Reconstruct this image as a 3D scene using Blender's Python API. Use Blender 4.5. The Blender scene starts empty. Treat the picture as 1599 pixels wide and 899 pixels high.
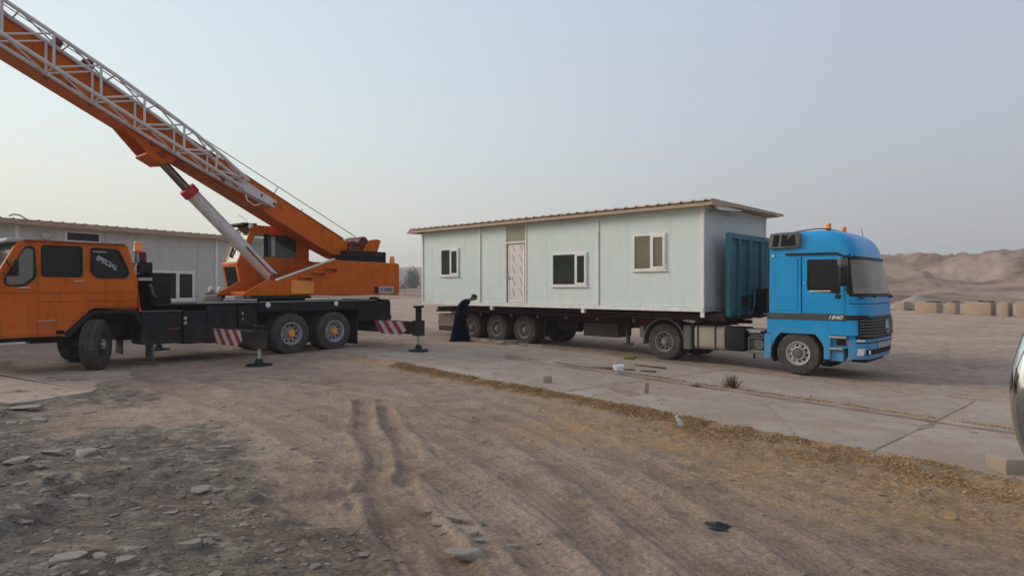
import bpy, bmesh, math, random
import numpy as np
from mathutils import Vector, Matrix

SC = bpy.context.scene
COL = SC.collection
R = math.radians
random.seed(7); RNG = np.random.default_rng(7)

# ------------------------------------------------------------------ camera
cam_d = bpy.data.cameras.new('camera'); cam = bpy.data.objects.new('camera', cam_d); COL.objects.link(cam)
cam_d.sensor_width = 36; cam_d.lens = 22.51; cam_d.clip_start = .05; cam_d.clip_end = 6000
cam.location = (0, 0, 1.7); cam.rotation_euler = (R(90), 0, 0)
SC.camera = cam
SC.view_settings.view_transform = 'Standard'; SC.view_settings.look = 'None'
SC.view_settings.exposure = 0.48; SC.view_settings.gamma = 1.0

# ------------------------------------------------------------------ sky: hazy dusk, glow low on the left
SUN_AZ, SUN_EL = R(-76), R(24)          # azimuth from the view axis, elevation
w = bpy.data.worlds.new('World'); SC.world = w; w.use_nodes = True
nt = w.node_tree; nt.nodes.clear()
def N(t, typ, **k):
    n = t.nodes.new(typ)
    for a, b in k.items(): setattr(n, a, b)
    return n
L = nt.links.new
out = N(nt, 'ShaderNodeOutputWorld'); bg = N(nt, 'ShaderNodeBackground')
sky = N(nt, 'ShaderNodeTexSky', sky_type='NISHITA'); sky.sun_disc = False
sky.sun_elevation = SUN_EL; sky.sun_rotation = SUN_AZ; sky.dust_density = 6; sky.air_density = 1.5; sky.ozone_density = 2
tc = N(nt, 'ShaderNodeTexCoord')
sep = N(nt, 'ShaderNodeSeparateXYZ'); L(tc.outputs['Generated'], sep.inputs[0])
el = N(nt, 'ShaderNodeMapRange'); el.inputs[1].default_value = -.02; el.inputs[2].default_value = .62
L(sep.outputs[2], el.inputs[0])
dt = N(nt, 'ShaderNodeVectorMath', operation='DOT_PRODUCT'); L(tc.outputs['Generated'], dt.inputs[0])
dt.inputs[1].default_value = (math.sin(SUN_AZ), math.cos(SUN_AZ), .0)
az = N(nt, 'ShaderNodeMapRange', interpolation_type='SMOOTHSTEP'); az.inputs[1].default_value = -.45; az.inputs[2].default_value = 1.0
L(dt.outputs['Value'], az.inputs[0])
def ramp(t, stops):
    n = N(t, 'ShaderNodeValToRGB'); e = n.color_ramp.elements
    e[0].position, e[0].color = stops[0][0], (*stops[0][1], 1)
    e[1].position, e[1].color = stops[1][0], (*stops[1][1], 1)
    for p, c in stops[2:]:
        q = e.new(p); q.color = (*c, 1)
    return n
away = ramp(nt, [(0, (.39, .382, .375)), (.14, (.388, .395, .41)), (.40, (.385, .42, .49)), (.75, (.37, .42, .55)), (1, (.33, .39, .55))])
toward = ramp(nt, [(0, (.68, .62, .49)), (.14, (.72, .71, .59)), (.38, (.62, .71, .71)), (.75, (.53, .63, .72)), (1, (.42, .51, .63))])
L(el.outputs[0], away.inputs[0]); L(el.outputs[0], toward.inputs[0])
mx = N(nt, 'ShaderNodeMixRGB'); L(az.outputs[0], mx.inputs[0]); L(away.outputs[0], mx.inputs[1]); L(toward.outputs[0], mx.inputs[2])
sk = N(nt, 'ShaderNodeMixRGB', blend_type='MULTIPLY'); sk.inputs[0].default_value = 1; sk.inputs[2].default_value = (.08, .08, .08, 1)
L(sky.outputs[0], sk.inputs[1])
m2 = N(nt, 'ShaderNodeMixRGB'); m2.inputs[0].default_value = .12; L(mx.outputs[0], m2.inputs[1]); L(sk.outputs[0], m2.inputs[2])
L(m2.outputs[0], bg.inputs[0]); bg.inputs[1].default_value = 1.0; L(bg.outputs[0], out.inputs[0])

sun_d = bpy.data.lights.new('sun', 'SUN'); sun = bpy.data.objects.new('sun', sun_d); COL.objects.link(sun)
sun_d.energy = 1.5; sun_d.angle = R(22); sun_d.color = (1.0, .90, .76)
sv = Vector((math.sin(SUN_AZ) * math.cos(SUN_EL), math.cos(SUN_AZ) * math.cos(SUN_EL), math.sin(SUN_EL)))
sun.rotation_euler = sv.to_track_quat('Z', 'Y').to_euler()

# ------------------------------------------------------------------ materials
def mat(name, col, rough=.6, metal=0., spec=.4, dust=None, bump=0., bscale=20., var=.12, coat=0., alpha=1.):
    """dust = (colour, amount 0..1, scale); var = brightness mottling of the base"""
    m = bpy.data.materials.new(name); m.use_nodes = True; t = m.node_tree; p = t.nodes['Principled BSDF']; l = t.links.new
    p.inputs['Roughness'].default_value = rough; p.inputs['Metallic'].default_value = metal
    p.inputs['Specular IOR Level'].default_value = spec; p.inputs['Coat Weight'].default_value = coat
    c = N(t, 'ShaderNodeTexCoord')
    n1 = N(t, 'ShaderNodeTexNoise'); n1.inputs['Scale'].default_value = 2.3; n1.inputs['Detail'].default_value = 7; n1.inputs['Roughness'].default_value = .62
    l(c.outputs['Object'], n1.inputs['Vector'])
    a = ramp(t, [(.28, tuple(x * (1 - var) for x in col)), (.72, tuple(min(1, x * (1 + var)) for x in col))]); l(n1.outputs[0], a.inputs[0])
    last = a.outputs[0]
    if dust:
        n2 = N(t, 'ShaderNodeTexNoise'); n2.inputs['Scale'].default_value = dust[2]; n2.inputs['Detail'].default_value = 9; n2.inputs['Roughness'].default_value = .7
        l(c.outputs['Object'], n2.inputs['Vector'])
        mr = N(t, 'ShaderNodeMapRange'); mr.inputs[1].default_value = .38; mr.inputs[2].default_value = .75; mr.inputs[3].default_value = dust[1] * .25; mr.inputs[4].default_value = dust[1]
        l(n2.outputs[0], mr.inputs[0])
        x = N(t, 'ShaderNodeMixRGB'); l(mr.outputs[0], x.inputs[0]); l(last, x.inputs[1]); x.inputs[2].default_value = (*dust[0], 1); last = x.outputs[0]
        rr = N(t, 'ShaderNodeMapRange'); rr.inputs[3].default_value = rough; rr.inputs[4].default_value = min(1, rough + .35); l(mr.outputs[0], rr.inputs[0]); l(rr.outputs[0], p.inputs['Roughness'])
    l(last, p.inputs['Base Color'])
    if bump:
        n3 = N(t, 'ShaderNodeTexNoise'); n3.inputs['Scale'].default_value = bscale; n3.inputs['Detail'].default_value = 6
        l(c.outputs['Object'], n3.inputs['Vector']); b = N(t, 'ShaderNodeBump'); b.inputs['Strength'].default_value = bump; b.inputs['Distance'].default_value = .02
        l(n3.outputs[0], b.inputs['Height']); l(b.outputs[0], p.inputs['Normal'])
    if alpha < 1: p.inputs['Alpha'].default_value = alpha
    return m
DUST = (.34, .26, .19)
M = {}
M['orange'] = mat('orange_paint', (.60, .122, .002), .5, spec=.14, dust=((.32, .13, .04), .25, 3.0), coat=.03, bump=.05, bscale=3)
M['orange_dark'] = mat('orange_red_paint', (.30, .046, .006), .55, dust=((.17, .08, .05), .35, 4.0))
M['orange_hub'] = mat('bright_orange_paint', (.85, .32, .04), .5)
M['blue'] = mat('blue_paint', (.001, .285, .60), .34, spec=.3, dust=((.10, .26, .32), .16, 2.2), coat=.08, var=.08)
M['black'] = mat('black_steel', (.006, .007, .010), .5, spec=.2, dust=((.06, .045, .034), .22, 3.0))
M['blacktrim'] = mat('black_plastic', (.008, .009, .010), .5, spec=.25, dust=((.08, .06, .045), .2, 5))
M['greyplastic'] = mat('grey_plastic', (.09, .095, .09), .6, dust=(DUST, .3, 5))
M['bandgrey'] = mat('dark_grey_band', (.035, .038, .040), .5, dust=(DUST, .15, 5))
M['silver'] = mat('dull_metal', (.50, .50, .48), .38, metal=.7, dust=(DUST, .3, 5))
M['whitepaint'] = mat('white_paint', (.66, .66, .62), .5, dust=((.42, .36, .28), .30, 2.5))
M['greypaint'] = mat('grey_paint', (.40, .40, .41), .5, dust=(DUST, .3, 3))
M['jib'] = mat('pale_jib_paint', (.64, .61, .58), .5, dust=((.45, .36, .30), .3, 4))
M['emblem'] = mat('emblem_metal', (.55, .56, .58), .3, metal=.5)
M['steelrod'] = mat('chrome_rod', (.20, .19, .18), .22, metal=.8)
M['rubber'] = mat('rubber', (.028, .027, .026), .85, dust=((.15, .12, .095), .55, 6), bump=.2, bscale=40)
M['rim_grey'] = mat('wheel_paint_grey', (.33, .34, .37), .55, dust=(DUST, .45, 6))
M['rim_dusty'] = mat('wheel_paint_dusty', (.24, .23, .21), .6, dust=((.28, .21, .16), .6, 7))
M['rim_silver'] = mat('wheel_silver', (.46, .46, .44), .45, metal=.3, dust=(DUST, .35, 9))
M['red'] = mat('red_paint', (.50, .012, .025), .5, dust=(DUST, .18, 5))
M['maroon'] = mat('maroon_paint', (.12, .012, .018), .6, dust=((.16, .09, .07), .35, 4))
M['maroon_dark'] = mat('dark_maroon_steel', (.055, .012, .014), .7, dust=((.09, .06, .05), .35, 3))
M['pinkpanel'] = mat('faded_pink_panel', (.30, .15, .14), .7, dust=((.22, .24, .20), .6, 2.5))
M['amber'] = mat('amber_lens', (1.0, .24, .03), .3, spec=.6)
M['redlens'] = mat('red_lens', (.75, .03, .015), .3)
M['clearlens'] = mat('clear_lens', (.75, .76, .72), .15, spec=.7)
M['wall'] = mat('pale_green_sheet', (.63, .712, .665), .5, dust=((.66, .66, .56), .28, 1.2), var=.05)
M['wall_end'] = mat('shaded_end_sheet', (.50, .56, .55), .45, dust=((.40, .42, .42), .25, 1.2), var=.05)  # end walls: shade away from the sun put into a darker sheet colour
M['wall_back'] = mat('grey_white_sheet', (.52, .53, .49), .6, dust=((.42, .38, .31), .35, 1.0), var=.06)
M['cream'] = mat('cream_trim', (.74, .71, .62), .5, dust=((.50, .40, .28), .30, 2.0))
M['roof'] = mat('tan_roof_sheet', (.45, .31, .20), .6, dust=((.30, .22, .15), .4, 2.5))
M['pvc'] = mat('white_pvc', (.78, .76, .70), .4, dust=((.55, .46, .35), .2, 4))
M['door'] = mat('pinkish_door_film', (.74, .66, .61), .55, dust=((.5, .4, .34), .25, 3))
M['doormark'] = mat('brown_print', (.36, .21, .17), .7)
M['transom'] = mat('olive_pane', (.30, .29, .17), .25, dust=((.34, .30, .2), .3, 3))
M['teal'] = mat('teal_paint', (.030, .17, .20), .6, dust=((.14, .18, .15), .35, 3.5), bump=.1, bscale=8)
M['concrete'] = mat('concrete_lump', (.37, .285, .21), .9, dust=((.22, .175, .14), .5, 3), bump=.5, bscale=12)
M['stone'] = mat('pale_stone', (.33, .275, .215), .9, dust=((.17, .135, .11), .5, 6), bump=.6, bscale=14)
M['barrier'] = mat('sandy_concrete', (.40, .28, .185), .9, dust=((.30, .21, .15), .4, .6), bump=.3, bscale=4)
M['robe'] = mat('navy_cloth', (.004, .005, .017), .95, spec=.04, var=.3)
M['skin'] = mat('skin', (.20, .105, .065), .6)
M['hair'] = mat('hair', (.012, .010, .009), .7)
M['wood'] = mat('old_wood', (.10, .075, .055), .9, bump=.4)
M['cloth'] = mat('black_rag', (.018, .022, .024), .9)
M['plastic_w'] = mat('white_plastic', (.76, .78, .78), .4, dust=((.6, .5, .4), .15, 8))
M['yellowgreen'] = mat('yellow_green_plastic', (.30, .27, .03), .5, dust=((.08, .07, .03), .5, 9))
M['seat'] = mat('dark_seat_fabric', (.04, .035, .035), .9)
M['leaf'] = mat('dusty_leaf', (.075, .082, .045), .9, var=.3)
M['twig'] = mat('dead_twig', (.15, .068, .04), .95, var=.3)
M['bark'] = mat('bark', (.10, .08, .06), .95)
M['cable'] = mat('steel_cable', (.10, .10, .11), .5, metal=.5)
M['chrome'] = mat('chrome', (.78, .80, .80), .08, metal=1, var=.02)
M['letter'] = mat('white_lettering', (.38, .37, .37), .7, var=.3)
def weather(key, col, amt, scale=(5, 5, .45), lo=.52, hi=.74, low=None):
    """grime that ran down the surface; low = (colour, height, amount) road dust near the ground"""
    t = M[key].node_tree; p = t.nodes['Principled BSDF']; l = t.links.new; src = p.inputs['Base Color'].links[0].from_socket
    c = N(t, 'ShaderNodeTexCoord'); mp = N(t, 'ShaderNodeMapping'); mp.inputs['Scale'].default_value = scale; l(c.outputs['Object'], mp.inputs[0])
    n = N(t, 'ShaderNodeTexNoise'); n.inputs['Scale'].default_value = 1.6; n.inputs['Detail'].default_value = 8; n.inputs['Roughness'].default_value = .68; l(mp.outputs[0], n.inputs['Vector'])
    mr = N(t, 'ShaderNodeMapRange'); mr.inputs[1].default_value = lo; mr.inputs[2].default_value = hi; mr.inputs[4].default_value = amt; l(n.outputs[0], mr.inputs[0])
    x = N(t, 'ShaderNodeMixRGB'); l(mr.outputs[0], x.inputs[0]); l(src, x.inputs[1]); x.inputs[2].default_value = (*col, 1); last = x.outputs[0]
    if low:
        sp = N(t, 'ShaderNodeSeparateXYZ'); l(c.outputs['Object'], sp.inputs[0]); n2 = N(t, 'ShaderNodeTexNoise'); n2.inputs['Scale'].default_value = 3; n2.inputs['Detail'].default_value = 7; l(c.outputs['Object'], n2.inputs['Vector'])
        ad = N(t, 'ShaderNodeMath', operation='MULTIPLY_ADD'); l(n2.outputs[0], ad.inputs[0]); ad.inputs[1].default_value = .9; l(sp.outputs[2], ad.inputs[2])
        m2_ = N(t, 'ShaderNodeMapRange'); m2_.inputs[1].default_value = low[1] + .45; m2_.inputs[2].default_value = .15; m2_.inputs[3].default_value = 0; m2_.inputs[4].default_value = low[2]; l(ad.outputs[0], m2_.inputs[0])
        y = N(t, 'ShaderNodeMixRGB'); l(m2_.outputs[0], y.inputs[0]); l(last, y.inputs[1]); y.inputs[2].default_value = (*low[0], 1); last = y.outputs[0]
    l(last, p.inputs['Base Color'])
weather('orange', (.17, .04, .008), .6, (4, 4, .8), low=(DUST, 1.2, .35)); weather('blue', (.03, .14, .22), .40, (4, 4, .6), low=(DUST, .8, .40))
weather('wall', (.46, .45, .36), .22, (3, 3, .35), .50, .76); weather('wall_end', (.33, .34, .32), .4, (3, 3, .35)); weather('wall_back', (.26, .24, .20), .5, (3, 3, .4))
weather('pvc', (.40, .30, .20), .5, (6, 6, 1)); weather('cream', (.42, .33, .20), .5, (6, 6, 1)); weather('whitepaint', (.34, .30, .25), .45, (3, 3, 1)); weather('teal', (.12, .13, .09), .45, (5, 5, .5)); weather('door', (.45, .34, .26), .3)
weather('black', (.10, .075, .05), .35, (4, 4, 2), low=(DUST, .9, .30)); weather('roof', (.22, .14, .09), .6, (4, 2, 2)); weather('jib', (.30, .18, .12), .3, (5, 5, 5)); weather('rubber', (.17, .135, .10), .5, (4, 4, 4))
weather('orange_dark', (.10, .03, .012), .5, (4, 4, 1)); weather('maroon', (.05, .012, .012), .6, (4, 4, 1.5)); weather('rim_grey', (.12, .09, .07), .6, (8, 8, 8)); weather('rim_dusty', (.14, .10, .075), .6, (8, 8, 8)); weather('rim_silver', (.20, .16, .12), .5, (8, 8, 8))
def glassmat(name, tint, dark=.0, refl=.9):
    """thin pane: partly see-through, partly mirror"""
    m = bpy.data.materials.new(name); m.use_nodes = True; t = m.node_tree; t.nodes.clear(); l = t.links.new
    o = N(t, 'ShaderNodeOutputMaterial'); tr = N(t, 'ShaderNodeBsdfTransparent'); gl = N(t, 'ShaderNodeBsdfGlossy'); df = N(t, 'ShaderNodeBsdfDiffuse')
    tr.inputs[0].default_value = (*tint, 1); gl.inputs[0].default_value = (.9 * refl, .92 * refl, .9 * refl, 1); gl.inputs[1].default_value = .04
    df.inputs[0].default_value = (.35, .30, .24, 1)
    lw = N(t, 'ShaderNodeLayerWeight'); lw.inputs[0].default_value = .5; pw = N(t, 'ShaderNodeMath', operation='POWER'); l(lw.outputs['Facing'], pw.inputs[0]); pw.inputs[1].default_value = 4.0
    fr = N(t, 'ShaderNodeMath', operation='MULTIPLY_ADD'); l(pw.outputs[0], fr.inputs[0]); fr.inputs[1].default_value = .7; fr.inputs[2].default_value = .10
    a = N(t, 'ShaderNodeMixShader'); l(fr.outputs[0], a.inputs[0]); l(tr.outputs[0], a.inputs[1]); l(gl.outputs[0], a.inputs[2])
    b = N(t, 'ShaderNodeMixShader'); b.inputs[0].default_value = dark; l(a.outputs[0], b.inputs[1]); l(df.outputs[0], b.inputs[2]); l(b.outputs[0], o.inputs[0])
    return m
M['glass_clear'] = glassmat('clear_dusty_glass', (.75, .80, .78), .10)
M['glass_tint'] = mat('tinted_glass', (.004, .004, .005), .06, spec=.28, dust=((.05, .045, .035), .10, 4))
M['glass_green'] = mat('green_tinted_glass', (.020, .036, .032), .05, spec=.6, dust=((.10, .11, .08), .2, 3))
M['glass_cab'] = mat('windscreen_glass', (.050, .066, .048), .10, spec=.35, dust=((.16, .17, .12), .4, 3))
M['glass_olive_reflection'] = mat('painted_olive_reflection', (.17, .15, .085), .08, spec=.5, dust=((.12, .10, .06), .3, 2))  # the olive reflection is put into the pane's base colour
M['lining'] = mat('cab_lining', (.05, .055, .045), .9)
M['pale_inside'] = mat('pale_inside_tone', (.42, .42, .36), .9)  # pale tone for the added backing panel and the dashboard papers
M['glass_ws'] = glassmat('windscreen_tint_and_sheen', (.68, .76, .68), .40, 1.0)  # tint, plus a diffuse veil that paints the pane's pale reflection
M['glass_op'] = glassmat('dusty_cab_glass', (.72, .78, .76), .28, .30)
M['dark'] = mat('interior_dark', (.006, .006, .007), .9)

# striped board: red and white slanting bars, real print on a flat plate
def stripemat():
    m = bpy.data.materials.new('red_white_stripes'); m.use_nodes = True; t = m.node_tree; p = t.nodes['Principled BSDF']; l = t.links.new
    c = N(t, 'ShaderNodeTexCoord'); s = N(t, 'ShaderNodeSeparateXYZ'); l(c.outputs['Object'], s.inputs[0])
    a = N(t, 'ShaderNodeMath', operation='MULTIPLY_ADD'); l(s.outputs[2], a.inputs[0]); a.inputs[1].default_value = .95; l(s.outputs[1], a.inputs[2])
    b = N(t, 'ShaderNodeMath', operation='MULTIPLY_ADD'); l(a.outputs[0], b.inputs[0]); b.inputs[1].default_value = 2.45; b.inputs[2].default_value = 10.25
    f = N(t, 'ShaderNodeMath', operation='FRACT'); l(b.outputs[0], f.inputs[0])
    g = N(t, 'ShaderNodeMath', operation='GREATER_THAN'); l(f.outputs[0], g.inputs[0]); g.inputs[1].default_value = .5
    x = N(t, 'ShaderNodeMixRGB'); l(g.outputs[0], x.inputs[0]); x.inputs[1].default_value = (.46, .012, .03, 1); x.inputs[2].default_value = (.62, .60, .57, 1)
    n = N(t, 'ShaderNodeTexNoise'); n.inputs['Scale'].default_value = 7; n.inputs['Detail'].default_value = 8; l(c.outputs['Object'], n.inputs['Vector'])
    mr = N(t, 'ShaderNodeMapRange'); mr.inputs[1].default_value = .4; mr.inputs[2].default_value = .8; mr.inputs[4].default_value = .4; l(n.outputs[0], mr.inputs[0])
    y = N(t, 'ShaderNodeMixRGB'); l(mr.outputs[0], y.inputs[0]); l(x.outputs[0], y.inputs[1]); y.inputs[2].default_value = (*DUST, 1)
    l(y.outputs[0], p.inputs['Base Color']); p.inputs['Roughness'].default_value = .6
    return m
M['stripes'] = stripemat()

# ------------------------------------------------------------------ mesh helpers
class MB:
    def __init__(s): s.v = []; s.f = []
    def add(s, vs, fs):
        b = len(s.v); s.v += [tuple(v) for v in vs]; s.f += [tuple(b + i for i in f) for f in fs]; return s
    def box(s, x0, x1, y0, y1, z0, z1):
        return s.add([(x0, y0, z0), (x1, y0, z0), (x1, y1, z0), (x0, y1, z0), (x0, y0, z1), (x1, y0, z1), (x1, y1, z1), (x0, y1, z1)],
                     [(0, 3, 2, 1), (4, 5, 6, 7), (0, 1, 5, 4), (1, 2, 6, 5), (2, 3, 7, 6), (3, 0, 4, 7)])
    def prism(s, pts, y0, y1, ax='y'):
        n = len(pts)
        def q(a, b, c): return {'y': (a, c, b), 'x': (c, a, b), 'z': (a, b, c)}[ax]
        vs = [q(a, b, y0) for a, b in pts] + [q(a, b, y1) for a, b in pts]
        return s.add(vs, [tuple(range(n)), tuple(range(2 * n - 1, n - 1, -1))] + [(i, i + n, (i + 1) % n + n, (i + 1) % n) for i in range(n)])
    def tube(s, p0, p1, r, n=10, r1=None, cap=True):
        p0 = Vector(p0); p1 = Vector(p1); r1 = r if r1 is None else r1; d = (p1 - p0).normalized()
        u = d.orthogonal().normalized(); v = d.cross(u); vs = []
        for p, rr in ((p0, r), (p1, r1)):
            for k in range(n):
                a = 2 * math.pi * k / n; vs.append(p + u * math.cos(a) * rr + v * math.sin(a) * rr)
        fs = [(k, (k + 1) % n, (k + 1) % n + n, k + n) for k in range(n)]
        if cap: fs += [tuple(range(n - 1, -1, -1)), tuple(range(n, 2 * n))]
        return s.add(vs, fs)
    def path(s, pts, r, n=8):
        for a, b in zip(pts[:-1], pts[1:]): s.tube(a, b, r, n)
        return s
    def lathe(s, prof, c=(0, 0, 0), ax='y', n=32, mod=None, close=False):
        """prof = [(radius, along)]"""
        vs = []; m = len(prof)
        for k in range(n):
            a = 2 * math.pi * k / n; ca, sa = math.cos(a), math.sin(a)
            for i, (r, h) in enumerate(prof):
                rr = r + (mod(i, k) if mod else 0)
                q = {'y': (ca * rr, h, sa * rr), 'z': (ca * rr, sa * rr, h), 'x': (h, ca * rr, sa * rr)}[ax]
                vs.append((q[0] + c[0], q[1] + c[1], q[2] + c[2]))
        fs = []
        for k in range(n):
            k2 = (k + 1) % n
            for i in range(m if close else m - 1):
                j = (i + 1) % m; fs.append((k * m + i, k * m + j, k2 * m + j, k2 * m + i))
        return s.add(vs, fs)
    def grid(s, P, closed=False):
        """P = rows of points"""
        m = len(P[0]); vs = [p for r in P for p in r]; fs = []
        for i in range(len(P) - 1):
            for j in range(m if closed else m - 1):
                k = (j + 1) % m; fs.append((i * m + j, i * m + k, (i + 1) * m + k, (i + 1) * m + j))
        return s.add(vs, fs)
    def panel(s, outer, holes, c0, c1, ax='y'):
        """flat sheet from c0 to c1 with real openings"""
        bm = bmesh.new(); loops = []
        for lp in [outer] + holes:
            vs = [bm.verts.new((a, b, 0)) for a, b in lp]; loops.append(vs)
            for i in range(len(vs)): bm.edges.new((vs[i], vs[(i + 1) % len(vs)]))
        bmesh.ops.triangle_fill(bm, use_beauty=True, use_dissolve=False, edges=bm.edges[:])
        bm.verts.index_update(); n = len(bm.verts)
        def q(a, b, c): return {'y': (a, c, b), 'x': (c, a, b), 'z': (a, b, c)}[ax]
        vs = [q(v.co.x, v.co.y, c0) for v in bm.verts] + [q(v.co.x, v.co.y, c1) for v in bm.verts]
        fs = [tuple(v.index for v in f.verts) for f in bm.faces]; fs += [tuple(i + n for i in reversed(f)) for f in fs]
        for lp in loops:
            ix = [v.index for v in lp]
            for i in range(len(ix)):
                a, b = ix[i], ix[(i + 1) % len(ix)]; fs.append((a, b, b + n, a + n))
        bm.free(); return s.add(vs, fs)
    def xform(s, mtx):
        s.v = [tuple(mtx @ Vector(v)) for v in s.v]; return s
    def mesh(s, name, m=None, bevel=0., smooth=35, seg=1):
        me = bpy.data.meshes.new(name); bm = bmesh.new(); vs = [bm.verts.new(v) for v in s.v]
        for f in s.f:
            try: bm.faces.new([vs[i] for i in f])
            except ValueError: pass
        bmesh.ops.remove_doubles(bm, verts=bm.verts[:], dist=1e-5)
        bmesh.ops.recalc_face_normals(bm, faces=bm.faces[:])
        if bevel:
            ed = [e for e in bm.edges if len(e.link_faces) == 2 and e.calc_face_angle(0) > R(25)]
            bmesh.ops.bevel(bm, geom=ed, offset=bevel, segments=seg, affect='EDGES', clamp_overlap=True, profile=.5)
        bm.to_mesh(me); bm.free()
        if smooth:
            for p in me.polygons: p.use_smooth = True
            me.set_sharp_from_angle(angle=R(smooth))
        if m: me.materials.append(M[m] if isinstance(m, str) else m)
        return me
    def build(s, name, m, parent=None, bevel=0., smooth=35, seg=1, loc=None, rot=None, label=None):
        return put(name, s.mesh(name, m, bevel, smooth, seg), parent, loc, rot, label)
OFF = {}
def put(name, me, parent=None, loc=None, rot=None, label=None):
    o = bpy.data.objects.new(name, me); COL.objects.link(o)
    if parent is not None: o.parent = parent
    off = Vector((0, 0, OFF.get(parent.name, 0.))) if parent is not None else Vector((0, 0, 0))
    o.location = Vector(loc or (0, 0, 0)) + off
    if rot: o.rotation_euler = rot
    if label: o['label'] = label
    return o
def tag(o, label=None, cat=None, group=None, kind=None):
    if label: o['label'] = label
    if cat: o['category'] = cat
    if group: o['group'] = group
    if kind: o['kind'] = kind
    return o
def thing(name, label, cat, loc=(0, 0, 0), rz=0., group=None, off=0.):
    o = bpy.data.objects.new(name, None); COL.objects.link(o); o.location = loc; o.rotation_euler = (0, 0, rz); o.empty_display_size = .3
    OFF[o.name] = off
    return tag(o, label, cat, group)
def rrect(x0, x1, z0, z1, r, n=4):
    pts = []
    for cx, cz, a0 in ((x1 - r, z1 - r, 0), (x0 + r, z1 - r, 90), (x0 + r, z0 + r, 180), (x1 - r, z0 + r, 270)):
        for k in range(n + 1):
            a = R(a0 + 90 * k / n); pts.append((cx + r * math.cos(a), cz + r * math.sin(a)))
    return pts
def rpoly(pts, r, n=4):
    """polygon with rounded corners"""
    outp = []; m = len(pts)
    for i in range(m):
        p = Vector(pts[i]); a = Vector(pts[i - 1]); b = Vector(pts[(i + 1) % m])
        da = (a - p); db = (b - p); rr = min(r, da.length * .45, db.length * .45)
        s = p + da.normalized() * rr; e = p + db.normalized() * rr
        for k in range(n + 1):
            t = k / n; outp.append(tuple(s * (1 - t) ** 2 + p * 2 * t * (1 - t) + e * t * t))
    return outp
def offset_poly(pts, d):
    c = Vector((sum(p[0] for p in pts) / len(pts), sum(p[1] for p in pts) / len(pts)))
    return [tuple(Vector(p) + (Vector(p) - c).normalized() * d) for p in pts]
def text(name, body, size, parent, loc, rot, m, shear=0., extrude=.002, xscale=1., bold=.012):
    cu = bpy.data.curves.new(name, 'FONT'); cu.body = body; cu.size = size; cu.shear = shear; cu.extrude = extrude; cu.align_x = 'CENTER'; cu.align_y = 'CENTER'; cu.offset = size * bold
    t = bpy.data.objects.new(name, cu); COL.objects.link(t); dg = bpy.context.evaluated_depsgraph_get()
    me = bpy.data.meshes.new_from_object(t.evaluated_get(dg)); bpy.data.objects.remove(t)
    me.materials.clear(); me.materials.append(M[m]); o = put(name, me, parent, loc, rot); o.scale = (xscale, 1, 1); return o

# ------------------------------------------------------------------ noise in numpy
def vnoise(x, y, seed=0):
    xi = np.floor(x).astype(np.int64); yi = np.floor(y).astype(np.int64); fx = x - xi; fy = y - yi
    fx = fx * fx * (3 - 2 * fx); fy = fy * fy * (3 - 2 * fy)
    def h(a, b):
        n = (a * 374761393 + b * 668265263 + seed * 982451653) & 0x7fffffff
        n = ((n ^ (n >> 13)) * 1274126177) & 0x7fffffff
        return ((n ^ (n >> 16)) & 0xffff) / 65535.
    return (h(xi, yi) * (1 - fx) + h(xi + 1, yi) * fx) * (1 - fy) + (h(xi, yi + 1) * (1 - fx) + h(xi + 1, yi + 1) * fx) * fy
def fbm(x, y, o=4, seed=0, g=.5):
    a = 1.; t = 0.; s = 0.
    for k in range(o):
        t = t + a * vnoise(x * 2 ** k + 17.3 * k, y * 2 ** k - 9.1 * k, seed + k); s += a; a *= g
    return t / s
def sst(a, b, x):
    t = np.clip((x - a) / (b - a), 0, 1); return t * t * (3 - 2 * t)

# ------------------------------------------------------------------ the ground
def base_z(x): return -.036 * np.clip(np.asarray(x, float) + 4.5, 0, 12.5)
def spot(px, py, lift=0.):
    """where the sight line through a point of the photograph (1599x899) meets the ground"""
    X = 0.
    for _ in range(30):
        z = float(base_z(X)) + lift; Y = (1.7 - z) / ((py - 449.5) / 1000.); X = (px - 799.5) / 1000. * Y
    return X, Y
# wheel ruts: (centre line, half width, depth)
RUTS = []
def rut(pts, hw, depth, tread=0.): RUTS.append(([spot(*p) for p in pts], hw, depth, tread))
rut([(420, 590), (520, 600), (664, 625), (800, 677), (932, 756), (1120, 892), (1240, 990)], .17, .045, 1)
rut([(380, 600), (520, 640), (660, 668), (800, 737), (909, 820), (990, 899), (1060, 990)], .17, .04, 1)
rut([(566, 628), (570, 648), (566, 673), (592, 711), (590, 760), (610, 810), (650, 899), (670, 960)], .12, .10, 1)
rut([(600, 640), (612, 668), (637, 700), (639, 726), (626, 760), (660, 810), (730, 899)], .11, .09, 1)
rut([(626, 752), (513, 781), (400, 786), (250, 775), (120, 765)], .12, .09, 0)
rut([(560, 650), (440, 635), (330, 618), (210, 585)], .2, .045, 0)
rut([(510, 590), (620, 600), (760, 645), (930, 700), (1100, 760), (1300, 830), (1599, 930)], .2, .03, 0)
rut([(430, 770), (490, 800), (540, 850), (590, 905), (620, 960)], .16, .04, 1)
rut([(250, 780), (340, 800), (440, 850), (540, 905)], .18, .035, 0)
rut([(300, 590), (450, 628), (600, 690), (760, 790), (880, 899), (930, 970)], .15, .04, 1)
rut([(230, 600), (400, 650), (560, 735), (680, 850), (720, 960)], .14, .035, 0)
rut([(660, 600), (820, 640), (1000, 720), (1200, 830), (1300, 899), (1380, 970)], .16, .04, 1)
rut([(1000, 690), (1180, 735), (1400, 800), (1599, 850)], .18, .03, 0)
RA = np.array((5.2, 6.76)); RT = np.array((.70, -.714)); RN = np.array((.714, .70)); RW = 6.25      # the concrete road
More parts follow.
